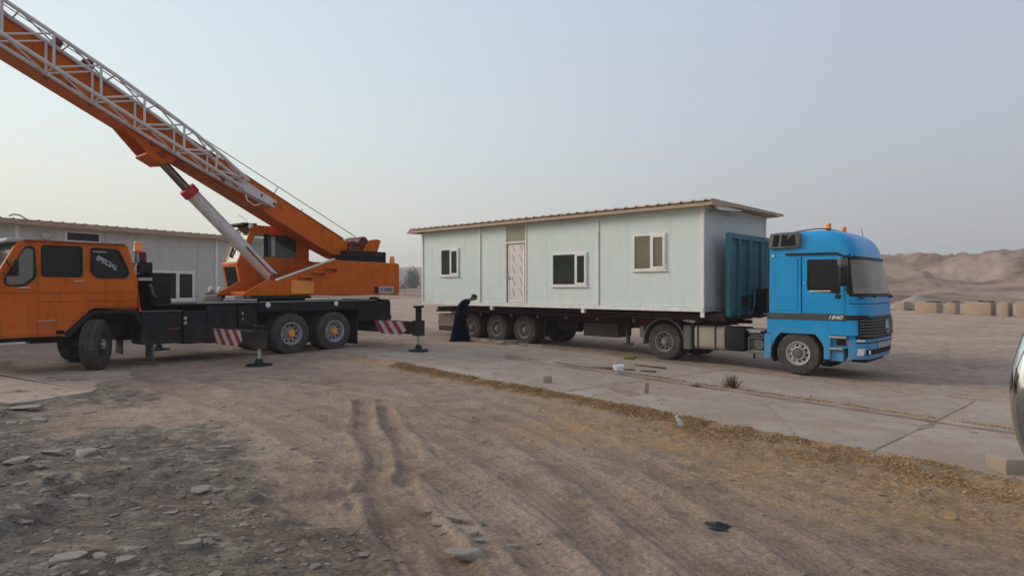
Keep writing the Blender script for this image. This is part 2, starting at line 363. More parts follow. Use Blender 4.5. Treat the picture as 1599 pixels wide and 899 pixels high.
def road_ab(x, y): dx = x - RA[0]; dy = y - RA[1]; return -(dx * RT[0] + dy * RT[1]), dx * RN[0] + dy * RN[1]
def seg_dist(x, y, pts):
    best = np.full(x.shape, 1e9); side = np.zeros(x.shape); along = np.zeros(x.shape); acc = 0.
    for (ax, ay), (bx, by) in zip(pts[:-1], pts[1:]):
        dx, dy = bx - ax, by - ay; l2 = dx * dx + dy * dy; l = math.sqrt(l2)
        t = np.clip(((x - ax) * dx + (y - ay) * dy) / l2, 0, 1); ex = x - ax - t * dx; ey = y - ay - t * dy; d = np.hypot(ex, ey)
        m = d < best; best = np.where(m, d, best); side = np.where(m, (dx * (y - ay) - dy * (x - ax)) / l, side); along = np.where(m, acc + t * l, along); acc += l
    return best, side, along
def masks(x, y):
    a, b = road_ab(x, y)
    n = fbm(x * .7, y * .7, 4, 3); n2 = fbm(x * 2.3, y * 2.3, 4, 8)
    edge = b + (n2 - .5) * .8
    straw = sst(-1.0, -.1, edge) * (1 - sst(.0, .10, b)) * sst(15.5, 12.5, a + n * 2)
    straw = np.maximum(straw, 1.0 * sst(-3.4, -1.4, b + (n - .5) * 2.2) * (1 - sst(.02, .1, b)) * sst(7.5, 3.0, a + (n2 - .5) * 4))
    grav = sst(1.2, -.4, x + 1.0 + .0 * y + (n - .5) * 3.2 + .22 * (y - 4)) * sst(1.1, -1.3, (y - (10.2 - .857 * (x + 6.9))) * .76 + (n - .5) * 4.5 + (n2 - .5) * 1.5) * (x < 2.5)
    return straw, grav
def height(x, y, full=True):
    x = np.asarray(x, float); y = np.asarray(y, float); a, b = road_ab(x, y)
    z = base_z(x); st, gr = masks(x, y); r = np.hypot(x, y)
    onroad = sst(-.05, .05, b) * (1 - sst(RW - .05, RW + .05, b)) * sst(15.6, 14.8, a)
    near = 1 - sst(30, 80, r)
    n1 = (fbm(x * .55, y * .55, 4, 1) - .5) * .055; n2 = (fbm(x * 3.1, y * 3.1, 4, 21) - .5) * .030 + np.maximum(fbm(x * 8.5, y * 8.5, 3, 23) - .58, 0) * .07
    rough = (fbm(x * 5.5, y * 5.5, 4, 31, .6) - .5) * .055 * gr + np.maximum(fbm(x * 2.2, y * 2.2, 3, 41) - .56, 0) * .25 * gr
    veh = sst(11.5, 13, y)
    d = n1 * (1 - .7 * veh) + n2 * (1 - .5 * veh) + rough
    d = d + st * ((fbm(x * 9, y * 9, 3, 51) - .45) * .05 + .02)
    rm = np.zeros(x.shape)
    for pts, hw, dep, tr in RUTS:
        xs = [p[0] for p in pts]; ys = [p[1] for p in pts]
        box = (x > min(xs) - 1) & (x < max(xs) + 1) & (y > min(ys) - 1) & (y < max(ys) + 1)
        if not box.any(): continue
        dd, sd, al = seg_dist(x[box], y[box], pts); dd = dd + (fbm(x[box] * 1.7, y[box] * 1.7, 2, 61) - .5) * .06
        k = np.exp(-(dd / hw) ** 4); lip = np.exp(-((dd - hw * 1.55) / (hw * .45)) ** 2)
        st2 = .0035 * np.sin(sd * 2 * math.pi / .115 + 2 * fbm(al * .7, al * 0, 2, 4)) * np.exp(-(dd / .55) ** 4) * (1 - k) * sst(12, 8, y[box])
        t = st2 + tr * .006 * (.6 * np.sin(sd * 2 * math.pi / .075) + .8 * np.sin(al * 2 * math.pi / .11 + np.abs(sd) * 16) * (fbm(al * 1.3, al * 0 + 2, 2, 5) > .45)) * k
        strength = .55 + .6 * fbm(al * .8, al * 0 + 5, 2, 71)
        tmp = d[box] * (1 - .65 * k) - dep * .5 * k * strength + lip * dep * .30 * strength * (0.5 + fbm(x[box] * 6, y[box] * 6, 2, 81)) + t * sst(11, 8, y[box])
        d[box] = tmp; q = rm[box]; kk = np.exp(-(dd / (hw * 1.25)) ** 4) * (.55 + .45 * np.sin(sd * 2 * math.pi / .085 + 3 * fbm(al * .9, al * 0, 2, 4))) * (.5 + .8 * fbm(al * 1.1, sd * 3, 3, 14)) + .35 * np.exp(-((np.abs(sd) - .55) / .12) ** 2) * (fbm(al * .5, al * 0 + 9, 2, 44) > .5); rm[box] = np.maximum(q, np.clip(kk, 0, 1))  # kk: streaked colour mask that paints the shading of the grooves
    d = d * near + (1 - near) * (fbm(x * .03, y * .03, 4, 5) - .5) * .5
    d = d * (1 - onroad) + (.030 + .03 * (fbm(x * 1.1, y * 1.1, 4, 33) - .42)) * onroad
    # soil heaped along the near edge of the slabs and over their left end
    d = d + .05 * np.exp(-((b + .12) / .16) ** 2) * sst(15.5, 13, a) * (.4 + fbm(x * 3, y * 3, 2, 15))
    return (z + d, rm) if full else z + d
def axis_pts(lo, hi, f0, f1, step, grow):
    """fine between f0 and f1, growing outwards"""
    p = list(np.arange(f0, f1 + 1e-6, step)); s = step
    while p[-1] < hi: s *= grow; p.append(p[-1] + s)
    s = step; q = []
    c = f0
    while c > lo: s *= grow; c -= s; q.append(c)
    return np.array(q[::-1] + p)
ys = [2.4]
while ys[-1] < 1500: ys.append(ys[-1] + (max(.017, .0046 * ys[-1]) if ys[-1] < 26 else .03 * ys[-1]))
ys = np.concatenate([np.array([-60, -20, -6, -2, 0, 1, 1.7]), np.array(ys)])
xs = axis_pts(-1200, 1200, -4.8, 5.6, .023, 1.022)
X, Y = np.meshgrid(xs, ys); Z, RM = height(X, Y)
ST, GR = masks(X, Y)
nv = X.size; me = bpy.data.meshes.new('ground'); me.vertices.add(nv)
me.vertices.foreach_set('co', np.stack([X.ravel(), Y.ravel(), Z.ravel()], 1).astype(np.float32).ravel())
ny, nx = X.shape; i = np.arange(nv).reshape(ny, nx)
q = np.stack([i[:-1, :-1], i[:-1, 1:], i[1:, 1:], i[1:, :-1]], -1).reshape(-1, 4)
me.loops.add(q.size); me.loops.foreach_set('vertex_index', q.ravel().astype(np.int32))
me.polygons.add(len(q)); me.polygons.foreach_set('loop_start', (np.arange(len(q)) * 4).astype(np.int32)); me.polygons.foreach_set('loop_total', np.full(len(q), 4, np.int32))
me.update(); me.validate(); me.polygons.foreach_set('use_smooth', np.ones(len(q), bool))
ca = me.attributes.new('soil', 'FLOAT_COLOR', 'POINT')
ca.data.foreach_set('color', np.stack([ST.ravel(), GR.ravel(), RM.ravel(), np.ones(nv)], 1).astype(np.float32).ravel())
print('ground', nv)

def groundmat():
    m = bpy.data.materials.new('dry_earth'); m.use_nodes = True; t = m.node_tree; p = t.nodes['Principled BSDF']; l = t.links.new
    p.inputs['Roughness'].default_value = .95; p.inputs['Specular IOR Level'].default_value = .15
    g = N(t, 'ShaderNodeNewGeometry'); at = N(t, 'ShaderNodeAttribute', attribute_name='soil'); s = N(t, 'ShaderNodeSeparateColor'); l(at.outputs['Color'], s.inputs[0])
    def noise(sc, de, ro=.6, sx=1.):
        mp = N(t, 'ShaderNodeMapping'); mp.inputs['Scale'].default_value = (sx, 1, 1); l(g.outputs['Position'], mp.inputs[0])
        n = N(t, 'ShaderNodeTexNoise'); n.inputs['Scale'].default_value = sc; n.inputs['Detail'].default_value = de; n.inputs['Roughness'].default_value = ro; l(mp.outputs[0], n.inputs['Vector']); return n
    big = noise(.35, 8, .62); mid = noise(2.6, 10, .72); fine = noise(30, 8, .75)
    soil = ramp(t, [(.30, (.39, .262, .180)), (.70, (.54, .405, .300))]); l(big.outputs[0], soil.inputs[0])
    mott = ramp(t, [(.30, (.58, .56, .54)), (.50, (1, 1, 1)), (.72, (1.22, 1.2, 1.18))]); l(mid.outputs[0], mott.inputs[0])
    a = N(t, 'ShaderNodeMixRGB', blend_type='MULTIPLY'); a.inputs[0].default_value = 1; l(soil.outputs[0], a.inputs[1]); l(mott.outputs[0], a.inputs[2])
    # grey gravelly waste
    gc = ramp(t, [(.30, (.15, .122, .092)), (.50, (.27, .225, .175)), (.68, (.40, .34, .265))]); l(mid.outputs[0], gc.inputs[0])
    gm = N(t, 'ShaderNodeMapRange'); gm.inputs[1].default_value = .25; gm.inputs[2].default_value = .75
    ad = N(t, 'ShaderNodeMath', operation='MULTIPLY_ADD'); l(big.outputs[0], ad.inputs[0]); ad.inputs[1].default_value = .8; sb = N(t, 'ShaderNodeMath', operation='SUBTRACT'); l(s.outputs[1], sb.inputs[0]); sb.inputs[1].default_value = .42; l(sb.outputs[0], ad.inputs[2]); l(ad.outputs[0], gm.inputs[0])
    gm2 = N(t, 'ShaderNodeMath', operation='MULTIPLY'); l(gm.outputs[0], gm2.inputs[0]); gs = N(t, 'ShaderNodeMath', operation='GREATER_THAN'); l(s.outputs[1], gs.inputs[0]); gs.inputs[1].default_value = .0; 
    gp = N(t, 'ShaderNodeMapRange'); gp.inputs[2].default_value = .5; l(s.outputs[1], gp.inputs[0]); l(gp.outputs[0], gm2.inputs[1])
    b = N(t, 'ShaderNodeMixRGB'); l(gm2.outputs[0], b.inputs[0]); l(a.outputs[0], b.inputs[1]); l(gc.outputs[0], b.inputs[2])
    # small pale chips of stone
    vo = N(t, 'ShaderNodeTexVoronoi'); vo.inputs['Scale'].default_value = 34; vo.inputs['Randomness'].default_value = 1; l(g.outputs['Position'], vo.inputs['Vector'])
    vs = N(t, 'ShaderNodeSeparateColor'); l(vo.outputs['Color'], vs.inputs[0])
    c1 = N(t, 'ShaderNodeMath', operation='LESS_THAN'); l(vo.outputs['Distance'], c1.inputs[0]); c1.inputs[1].default_value = .26
    c2 = N(t, 'ShaderNodeMath', operation='GREATER_THAN'); l(vs.outputs[0], c2.inputs[0]); c2.inputs[1].default_value = .78
    c3 = N(t, 'ShaderNodeMath', operation='MULTIPLY'); l(c1.outputs[0], c3.inputs[0]); l(c2.outputs[0], c3.inputs[1])
    c4 = N(t, 'ShaderNodeMath', operation='MULTIPLY'); l(c3.outputs[0], c4.inputs[0]); c4.inputs[1].default_value = .45
    c = N(t, 'ShaderNodeMixRGB'); l(c4.outputs[0], c.inputs[0]); l(b.outputs[0], c.inputs[1]); c.inputs[2].default_value = (.27, .235, .20, 1)
    mp2 = N(t, 'ShaderNodeMapping'); mp2.inputs['Scale'].default_value = (.7, 1.25, 1); mp2.inputs['Rotation'].default_value = (0, 0, .3)
    wn = N(t, 'ShaderNodeMixRGB', blend_type='LINEAR_LIGHT'); wn.inputs[0].default_value = .06; l(g.outputs['Position'], wn.inputs[1]); l(mid.outputs['Color'], wn.inputs[2]); l(wn.outputs[0], mp2.inputs[0])
    v2 = N(t, 'ShaderNodeTexVoronoi'); v2.inputs['Scale'].default_value = 9; l(mp2.outputs[0], v2.inputs['Vector']); v3 = N(t, 'ShaderNodeTexVoronoi', feature='DISTANCE_TO_EDGE'); v3.inputs['Scale'].default_value = 9; l(mp2.outputs[0], v3.inputs['Vector'])
    s2 = N(t, 'ShaderNodeSeparateColor'); l(v2.outputs['Color'], s2.inputs[0]); br = ramp(t, [(.0, (.62, .62, .62)), (.75, (1.0, 1.0, 1.0)), (.95, (1.55, 1.5, 1.45))]); l(s2.outputs[0], br.inputs[0])
    eg = N(t, 'ShaderNodeMapRange'); eg.inputs[2].default_value = .035; l(v3.outputs['Distance'], eg.inputs[0]); fm = N(t, 'ShaderNodeMath', operation='MULTIPLY'); l(gm2.outputs[0], fm.inputs[0]); fm.inputs[1].default_value = .75
    cx = N(t, 'ShaderNodeMixRGB', blend_type='MULTIPLY'); l(fm.outputs[0], cx.inputs[0]); l(c.outputs[0], cx.inputs[1]); l(br.outputs[0], cx.inputs[2]); c = cx
    fh = N(t, 'ShaderNodeMath', operation='MULTIPLY'); l(eg.outputs[0], fh.inputs[0]); l(s2.outputs[1], fh.inputs[1]); fh2 = N(t, 'ShaderNodeMath', operation='MULTIPLY'); l(fh.outputs[0], fh2.inputs[0]); l(gm2.outputs[0], fh2.inputs[1])
    # wheel ruts: packed brown soil, with groove shading painted in as darker streaks
    r = N(t, 'ShaderNodeMath', operation='MULTIPLY'); l(s.outputs[2], r.inputs[0]); r.inputs[1].default_value = .6
    d = N(t, 'ShaderNodeMixRGB'); l(r.outputs[0], d.inputs[0]); l(c.outputs[0], d.inputs[1]); d.inputs[2].default_value = (.25, .165, .112, 1)
    # dry straw litter
    sn = noise(16, 8, .7, .4); sc_ = ramp(t, [(.3, (.33, .18, .075)), (.6, (.58, .36, .155)), (.75, (.68, .46, .22))]); l(sn.outputs[0], sc_.inputs[0])
    sm = N(t, 'ShaderNodeMath', operation='MULTIPLY'); l(s.outputs[0], sm.inputs[0]); sr = N(t, 'ShaderNodeMapRange'); sr.inputs[1].default_value = .3; sr.inputs[2].default_value = .62; l(mid.outputs[0], sr.inputs[0]); l(sr.outputs[0], sm.inputs[1])
    e = N(t, 'ShaderNodeMixRGB'); l(sm.outputs[0], e.inputs[0]); l(d.outputs[0], e.inputs[1]); l(sc_.outputs[0], e.inputs[2])
    fr = ramp(t, [(.34, (.55, .54, .53)), (.5, (1, 1, 1)), (.66, (1.4, 1.38, 1.35))]); l(fine.outputs[0], fr.inputs[0])
    f = N(t, 'ShaderNodeMixRGB', blend_type='MULTIPLY'); f.inputs[0].default_value = .8; l(e.outputs[0], f.inputs[1]); l(fr.outputs[0], f.inputs[2])
    l(f.outputs[0], p.inputs['Base Color'])
    hs = N(t, 'ShaderNodeMath', operation='ADD'); l(fine.outputs[0], hs.inputs[0]); l(mid.outputs[0], hs.inputs[1])
    h2 = N(t, 'ShaderNodeMath', operation='ADD'); l(hs.outputs[0], h2.inputs[0]); l(c3.outputs[0], h2.inputs[1]); h3 = N(t, 'ShaderNodeMath', operation='ADD'); l(h2.outputs[0], h3.inputs[0]); l(fh2.outputs[0], h3.inputs[1]); h2 = h3
    bu = N(t, 'ShaderNodeBump'); bu.inputs['Strength'].default_value = 1.0; bu.inputs['Distance'].default_value = .05; l(h2.outputs[0], bu.inputs['Height']); l(bu.outputs[0], p.inputs['Normal'])
    return m
me.materials.append(groundmat())
tag(put('ground', me), 'dry rutted dusty earth with wheel tracks', kind='structure')

# concrete road: slabs of two lanes
def slabmat():
    m = bpy.data.materials.new('dusty_concrete_slab'); m.use_nodes = True; t = m.node_tree; p = t.nodes['Principled BSDF']; l = t.links.new
    p.inputs['Roughness'].default_value = .92; p.inputs['Specular IOR Level'].default_value = .2
    g = N(t, 'ShaderNodeNewGeometry')
    def noise(sc, de, ro):
        n = N(t, 'ShaderNodeTexNoise'); n.inputs['Scale'].default_value = sc; n.inputs['Detail'].default_value = de; n.inputs['Roughness'].default_value = ro; l(g.outputs['Position'], n.inputs['Vector']); return n
    a = noise(.5, 9, .62); b = noise(5, 9, .7); fi = noise(60, 4, .6)
    r1 = ramp(t, [(.32, (.36, .268, .195)), (.66, (.46, .365, .285))]); l(a.outputs[0], r1.inputs[0])
    r2 = ramp(t, [(.30, (.70, .66, .62)), (.48, (1, 1, 1)), (.75, (1.1, 1.1, 1.1))]); l(b.outputs[0], r2.inputs[0])
    x = N(t, 'ShaderNodeMixRGB', blend_type='MULTIPLY'); x.inputs[0].default_value = .8; l(r1.outputs[0], x.inputs[1]); l(r2.outputs[0], x.inputs[2])
    d = noise(1.3, 10, .72); dm = N(t, 'ShaderNodeMapRange'); dm.inputs[1].default_value = .46; dm.inputs[2].default_value = .60; dm.inputs[4].default_value = .75; l(d.outputs[0], dm.inputs[0])
    y = N(t, 'ShaderNodeMixRGB'); l(dm.outputs[0], y.inputs[0]); l(x.outputs[0], y.inputs[1]); y.inputs[2].default_value = (.36, .245, .16, 1)
    sp = noise(22, 6, .75); spm = N(t, 'ShaderNodeMapRange'); spm.inputs[1].default_value = .62; spm.inputs[2].default_value = .70; spm.inputs[4].default_value = .6; l(sp.outputs[0], spm.inputs[0])
    z = N(t, 'ShaderNodeMixRGB'); l(spm.outputs[0], z.inputs[0]); l(y.outputs[0], z.inputs[1]); z.inputs[2].default_value = (.15, .11, .08, 1)
    wn = noise(2.2, 5, .6); wm = N(t, 'ShaderNodeMixRGB', blend_type='LINEAR_LIGHT'); wm.inputs[0].default_value = .25; l(g.outputs['Position'], wm.inputs[1]); l(wn.outputs['Color'], wm.inputs[2])
    vc = N(t, 'ShaderNodeTexVoronoi', feature='DISTANCE_TO_EDGE'); vc.inputs['Scale'].default_value = .20; l(wm.outputs[0], vc.inputs['Vector'])
    cm = N(t, 'ShaderNodeMapRange'); cm.inputs[1].default_value = .0; cm.inputs[2].default_value = .004; cm.inputs[3].default_value = .5; cm.inputs[4].default_value = 0; l(vc.outputs['Distance'], cm.inputs[0])
    q = N(t, 'ShaderNodeMixRGB'); l(cm.outputs[0], q.inputs[0]); l(z.outputs[0], q.inputs[1]); q.inputs[2].default_value = (.12, .085, .06, 1); l(q.outputs[0], p.inputs['Base Color'])
    bu = N(t, 'ShaderNodeBump'); bu.inputs['Strength'].default_value = .35; bu.inputs['Distance'].default_value = .02
    ad = N(t, 'ShaderNodeMath', operation='ADD'); l(b.outputs[0], ad.inputs[0]); l(fi.outputs[0], ad.inputs[1]); l(ad.outputs[0], bu.inputs['Height']); l(bu.outputs[0], p.inputs['Normal'])
    return m
M['slab'] = slabmat()
road = tag(bpy.data.objects.new('concrete_road', None), 'old road of pale concrete slabs with dirt in its joints', kind='structure'); COL.objects.link(road)
def slab(a0, a1, b0, b1, sd):
    mb = MB(); na = max(6, int((a1 - a0) / .14)); nb = max(6, int((b1 - b0) / .14))
    As = np.linspace(a0, a1, na); Bs = np.linspace(b0, b1, nb); A, B = np.meshgrid(As, Bs, indexing='ij')
    def wob(u, s): return (fbm(u * 2.2, u * 0 + s, 4, 91, .65) - .5)
    wa = np.zeros_like(A); wb = np.zeros_like(B)
    eA = np.where(A == a0, 1., 0) - np.where(A == a1, 1., 0); eB = np.where(B == b0, 1., 0) - np.where(B == b1, 1., 0)
    A2 = A + eA * (.012 + .05 * np.abs(wob(B, sd))); B2 = B + eB * (.015 + (.24 if b0 < .1 else .07) * np.abs(wob(A, sd + 9)))
    x = RA[0] - RT[0] * A2 + RN[0] * B2; y = RA[1] - RT[1] * A2 + RN[1] * B2
    z = base_z(x) + .045 + (fbm(x * .9, y * .9, 3, 12) - .5) * .02 + ((sd * 7) % 5 - 2) * .003
    z = z - .10 * sst(13.6, 16.0, A2) - .012 * np.maximum(np.abs(eA), np.abs(eB))
    top = [[(x[i, j], y[i, j], z[i, j]) for j in range(nb)] for i in range(na)]; mb.grid(top)
    ring = [(i, 0) for i in range(na)] + [(na - 1, j) for j in range(1, nb)] + [(i, nb - 1) for i in range(na - 2, -1, -1)] + [(0, j) for j in range(nb - 2, 0, -1)]
    mb.grid([[(x[i, j], y[i, j], z[i, j]) for i, j in ring], [(x[i, j], y[i, j], z[i, j] - .14) for i, j in ring]], closed=True)
    mb.build('slab', 'slab', road, smooth=50)
cuts = [-9.2, -3.7, 1.3, 6.4, 11.3, 16.2]
for k in range(5):
    for b0, b1 in ((0, 3.12), (3.15, RW)): slab(cuts[k], cuts[k + 1], b0, b1, k * 3 + int(b0))
# slab remnant at the left edge of the picture
mb = MB(); c = spot(40, 600, .03); pl = [(-3.3, -1.5), (1.5, -1.9), (2.0, -.6), (1.3, .2), (1.75, .9), (.9, 2.0), (-.6, 2.3), (-3.5, 2.4)]
pl = rpoly(pl, .3, 3)
ang = [math.atan2(b, a) for a, b in pl]; P2 = []
for i_ in range(len(pl)):
    a, b = pl[i_]; a2, b2 = pl[(i_ + 1) % len(pl)]
    for q_ in range(6):
        t_ = q_ / 6; wv = (float(fbm(np.array([a + t_ * 3]), np.array([b * 2.1]), 3, 19)[0]) - .5) * .5; P2.append((a + (a2 - a) * t_ + wv * .6, b + (b2 - b) * t_ + wv))
mb.prism([(c[0] + a * .8, c[1] + b * .9) for a, b in P2], -.08, .014, 'z')
tag(mb.build('slab_remnant', 'slab', None, bevel=.01), 'broken patch of pale concrete beside the orange cab', kind='structure')

# ------------------------------------------------------------------ hills
def hills():
    na, nr = 1000, 120
    az = np.radians(np.linspace(-75, 75, na)); rr = 85 * (900 / 85) ** (np.linspace(0, 1, nr))
    AZ, RR = np.meshgrid(az, rr); x = RR * np.sin(AZ); y = RR * np.cos(AZ)
    right = sst(R(4), R(24), AZ)
    far = np.clip((RR - 330) / 400, 0, 1) ** .7
    front = sst(100, 170, RR + (fbm(AZ * 9, AZ * 0, 3, 2) - .5) * 40) * right
    def ridge(u, v, s, o=5):
        a = 1.; t = 0.; n = 0.
        for k in range(o): t = t + a * (1 - np.abs(2 * vnoise(u * 2 ** k + 5.1 * k, v * 2 ** k + 3.3 * k, s + k) - 1)); n += a; a *= .52
        return t / n
    wx = (fbm(x / 60, y / 60, 3, 9) - .5) * 60; rg = ridge((x + wx) / 34, (y + wx * .6) / 60, 7, 6)
    rg2 = ridge(x / 120, y / 120, 17)
    t_ = np.clip((RR - 100) / 150, 0, 1.0); fine = ridge(x / 13, y / 13, 27, 4); crest = 1 + .10 * (fbm(AZ * 16, AZ * 0 + 2, 3, 5) - .5) * 2
    h = front * (t_ ** .9 * 10.9 * crest + (rg - .62) * 11 * np.sin(np.clip(t_ * 1.02 + .05, 0, 1) * math.pi) ** .6 + (fine - .6) * 5.0 * np.sqrt(t_) + 1.0) * (1 - np.clip((RR - 260) / 200, 0, .6))
    lm = sst(R(6), R(-2), AZ); h = np.where(RR < 340, h + lm * ((RR - 88).clip(0, 240) * .0185), h + lm * 4.4)
    h = np.maximum(h, far * (12 + 17 * rg2 + 4 * rg))
    h = h + (fbm(x * .12, y * .12, 3, 3) - .5) * 1.0 * np.maximum(front, far) - .9 + .4 * (RR > 100)
    P = np.stack([x, y, h], -1); m = bpy.data.meshes.new('hills'); m.vertices.add(P.shape[0] * P.shape[1]); m.vertices.foreach_set('co', P.astype(np.float32).ravel())
    i = np.arange(nr * na).reshape(nr, na); q = np.stack([i[:-1, :-1], i[:-1, 1:], i[1:, 1:], i[1:, :-1]], -1).reshape(-1, 4)
    m.loops.add(q.size); m.loops.foreach_set('vertex_index', q.ravel().astype(np.int32)); m.polygons.add(len(q))
    m.polygons.foreach_set('loop_start', (np.arange(len(q)) * 4).astype(np.int32)); m.polygons.foreach_set('loop_total', np.full(len(q), 4, np.int32)); m.update(); m.validate()
    m.polygons.foreach_set('use_smooth', np.ones(len(q), bool))
    mt = bpy.data.materials.new('eroded_earth'); mt.use_nodes = True; t = mt.node_tree; p = t.nodes['Principled BSDF']; l = t.links.new; p.inputs['Roughness'].default_value = 1; p.inputs['Specular IOR Level'].default_value = 0
    g = N(t, 'ShaderNodeNewGeometry'); n = N(t, 'ShaderNodeTexNoise'); n.inputs['Scale'].default_value = .07; n.inputs['Detail'].default_value = 10; n.inputs['Roughness'].default_value = .66; l(g.outputs['Position'], n.inputs['Vector'])
    r = ramp(t, [(.38, (.155, .10, .072)), (.5, (.30, .20, .145)), (.62, (.42, .29, .21))]); l(n.outputs[0], r.inputs[0]); l(r.outputs[0], p.inputs['Base Color'])  # dark noise patches put the shade of hollows into the earth colour
    bu = N(t, 'ShaderNodeBump'); bu.inputs['Strength'].default_value = .6; bu.inputs['Distance'].default_value = 1.5; l(n.outputs[0], bu.inputs['Height']); l(bu.outputs[0], p.inputs['Normal'])
    m.materials.append(mt); return tag(put('hills', m), 'low eroded bare hills in the haze', kind='structure')
hills()

# ------------------------------------------------------------------ wheels
WM = {}
def wheel(parent, x, y, z, side, rad=.53, width=.29, kind='dish', rimmat='rim_grey', hubmat='rim_grey', steer=0., dual=False, tread=False, spin=0.):
    key = (rad, width, kind, rimmat, hubmat, dual, tread)
    if key not in WM:
        rr = rad * .54
        prof = [(rr, -.02), (rr + .02, -.005), (rad * .78, .0), (rad * .93, -.012), (rad * .985, -.035), (rad, -.06),
                (rad, -width * .33), (rad - .014, -width * .34), (rad - .014, -width * .37), (rad, -width * .38), (rad, -width * .62), (rad - .014, -width * .63), (rad - .014, -width * .66), (rad, -width * .67),
                (rad, -width + .06), (rad * .985, -width + .035), (rad * .93, -width + .012), (rad * .78, -width), (rr, -width + .02)]
        n = 84 if tread else 60
        def mod(i, k):
            if 4 <= i <= 6 or 13 <= i <= 15: return -.014 if k % 3 == 0 else 0
            if tread and 7 <= i <= 12: return -.010 if (k + 1) % 3 == 0 else 0
            return 0
        mb = MB(); mb.lathe(prof, n=n, mod=mod)
        if dual:
            mb.lathe(prof, c=(0, -width - .05, 0), n=n, mod=mod)
        ty = mb.mesh('wheel', 'rubber', smooth=30)
        rim = MB(); holes = [[(math.cos(t0) * rr * .70 + math.cos(q) * .034, math.sin(t0) * rr * .70 + math.sin(q) * .034) for q in [R(40 * j) for j in range(9)]] for t0 in [R(36 * k + 10) for k in range(10)]]
        circ = lambda r, n=40: [(math.cos(R(360 * k / n)) * r, math.sin(R(360 * k / n)) * r) for k in range(n)]
        if kind == 'dish':
            dep = -.135
            rim.lathe([(rr + .012, -.012), (rr + .005, .004), (rr - .018, .0), (rr - .03, -.03), (rr - .045, -.09), (rr - .05, dep), (rr - .05, dep - .06)], n=48)
            rim.panel(circ(rr - .05), holes, dep, dep - .012)
            rim.lathe([(.115, dep), (.11, dep + .05), (.085, dep + .055), (0, dep + .055)], n=24)
        else:
            rim.lathe([(rr + .012, -.012), (rr + .005, .004), (rr - .018, .0), (rr - .03, -.02), (rr - .04, -.05)], n=48)
            rim.panel(circ(rr - .035), holes, -.045, -.058)
            rim.lathe([(rr * .58, -.045), (rr * .56, -.012), (rr * .50, -.005), (rr * .44, -.012)], n=40)
            for k in range(10):
                a = R(36 * k + 28); rim.tube((math.cos(a) * rr * .50, -.01, math.sin(a) * rr * .50), (math.cos(a) * rr * .50, .028, math.sin(a) * rr * .50), .018, 6)
        rm = rim.mesh('rim', rimmat, smooth=35)
        hb = MB()
        if kind == 'dish':
            hb.lathe([(0, .02), (.065, .018), (.085, .0), (.088, -.1)], n=24)
            for k in range(10): a = R(36 * k + 28); hb.tube((math.cos(a) * .125, -.135, math.sin(a) * .125), (math.cos(a) * .125, -.10, math.sin(a) * .125), .013, 6)
        else: hb.lathe([(0, .03), (.07, .028), (rr * .36, .01), (rr * .40, -.02), (rr * .44, -.04)], n=24)
        hm = hb.mesh('hub_cap', hubmat, smooth=35)
        dr = MB(); dr.lathe([(0, -.17), (rr - .06, -.17), (rr - .06, -width + .03), (0, -width + .03)], n=24); dm = dr.mesh('brake_drum', 'dark')
        WM[key] = (ty, rm, hm, dm)
    ty, rm, hm, dm = WM[key]
    o = put('wheel', ty, parent, (x, y, z), (0, spin, (0 if side > 0 else math.pi) + steer))
    for nm, mm in (('rim', rm), ('hub_cap', hm), ('brake_drum', dm)): put(nm, mm, o)
    return o

# ------------------------------------------------------------------ mobile crane
# local frame: x forward, y to its left (towards the camera), z up
crane = thing('mobile_crane', 'orange truck crane with raised boom and folded pale lattice jib', 'crane', (-9.40, 14.12, 0), math.atan2(-.755, -.656))
K = crane
# wheels
wheel(K, 0, 1.18, .525, 1, steer=R(54), tread=True, rimmat='bandgrey', hubmat='rim_silver', kind='flat')
wheel(K, 0, -1.18, .525, -1, steer=R(45), tread=True, rimmat='rim_silver', hubmat='rim_silver', kind='flat')
for x_ in (-4.26, -5.55):
    wheel(K, x_, 1.22, .52, 1, hubmat='orange_hub', dual=True, spin=x_)
    wheel(K, x_, -1.22, .52, -1, hubmat='orange_hub', dual=True)
for x_ in (0, -4.26, -5.55): MB().tube((x_, -1.0, .52), (x_, 1.0, .52), .09, 10).box(x_ - .12, x_ + .12, -.5, .5, .42, .72).build('axle', 'black', K)
# chassis
mb = MB(); mb.box(-7.3, 1.6, -.46, -.36, .72, 1.28); mb.box(-7.3, 1.6, .36, .46, .72, 1.28)
for x_ in (-7.2, -6.3, -3.6, -2.2, -.9, .8): mb.box(x_, x_ + .12, -.36, .36, .8, 1.2)
mb.box(-3.5, -2.1, -.6, .6, .55, 1.2); mb.box(-7.35, -6.4, -.62, .62, .5, 1.25)
mb.build('chassis_frame', 'black', K, bevel=.01)
mb = MB(); mb.box(-7.0, -1.0, -1.18, 1.18, 1.30, 1.345); mb.build('deck', 'black', K, bevel=.01)
mb = MB(); mb.box(-6.35, -3.35, 1.14, 1.20, 1.12, 1.345); mb.box(-6.35, -3.35, 1.0, 1.205, 1.10, 1.125); mb.box(-6.35, -3.35, -1.2, -1.14, 1.12, 1.345)
mb.build('side_rail', 'black', K, bevel=.008)
mb = MB(); mb.box(-3.35, -1.9, 1.10, 1.185, 1.345, 1.365); mb.box(-6.9, -3.4, 1.17, 1.21, 1.345, 1.36); mb.build('edge_strip', 'silver', K)
for x_ in (-3.62, -5.6):
    mb = MB(); mb.lathe([(0, .03), (.05, .025), (.07, 0)], n=14); mb.build('marker_lamp', 'clearlens', K, loc=(x_, 1.205, 1.27), label='pale oval side lamp')
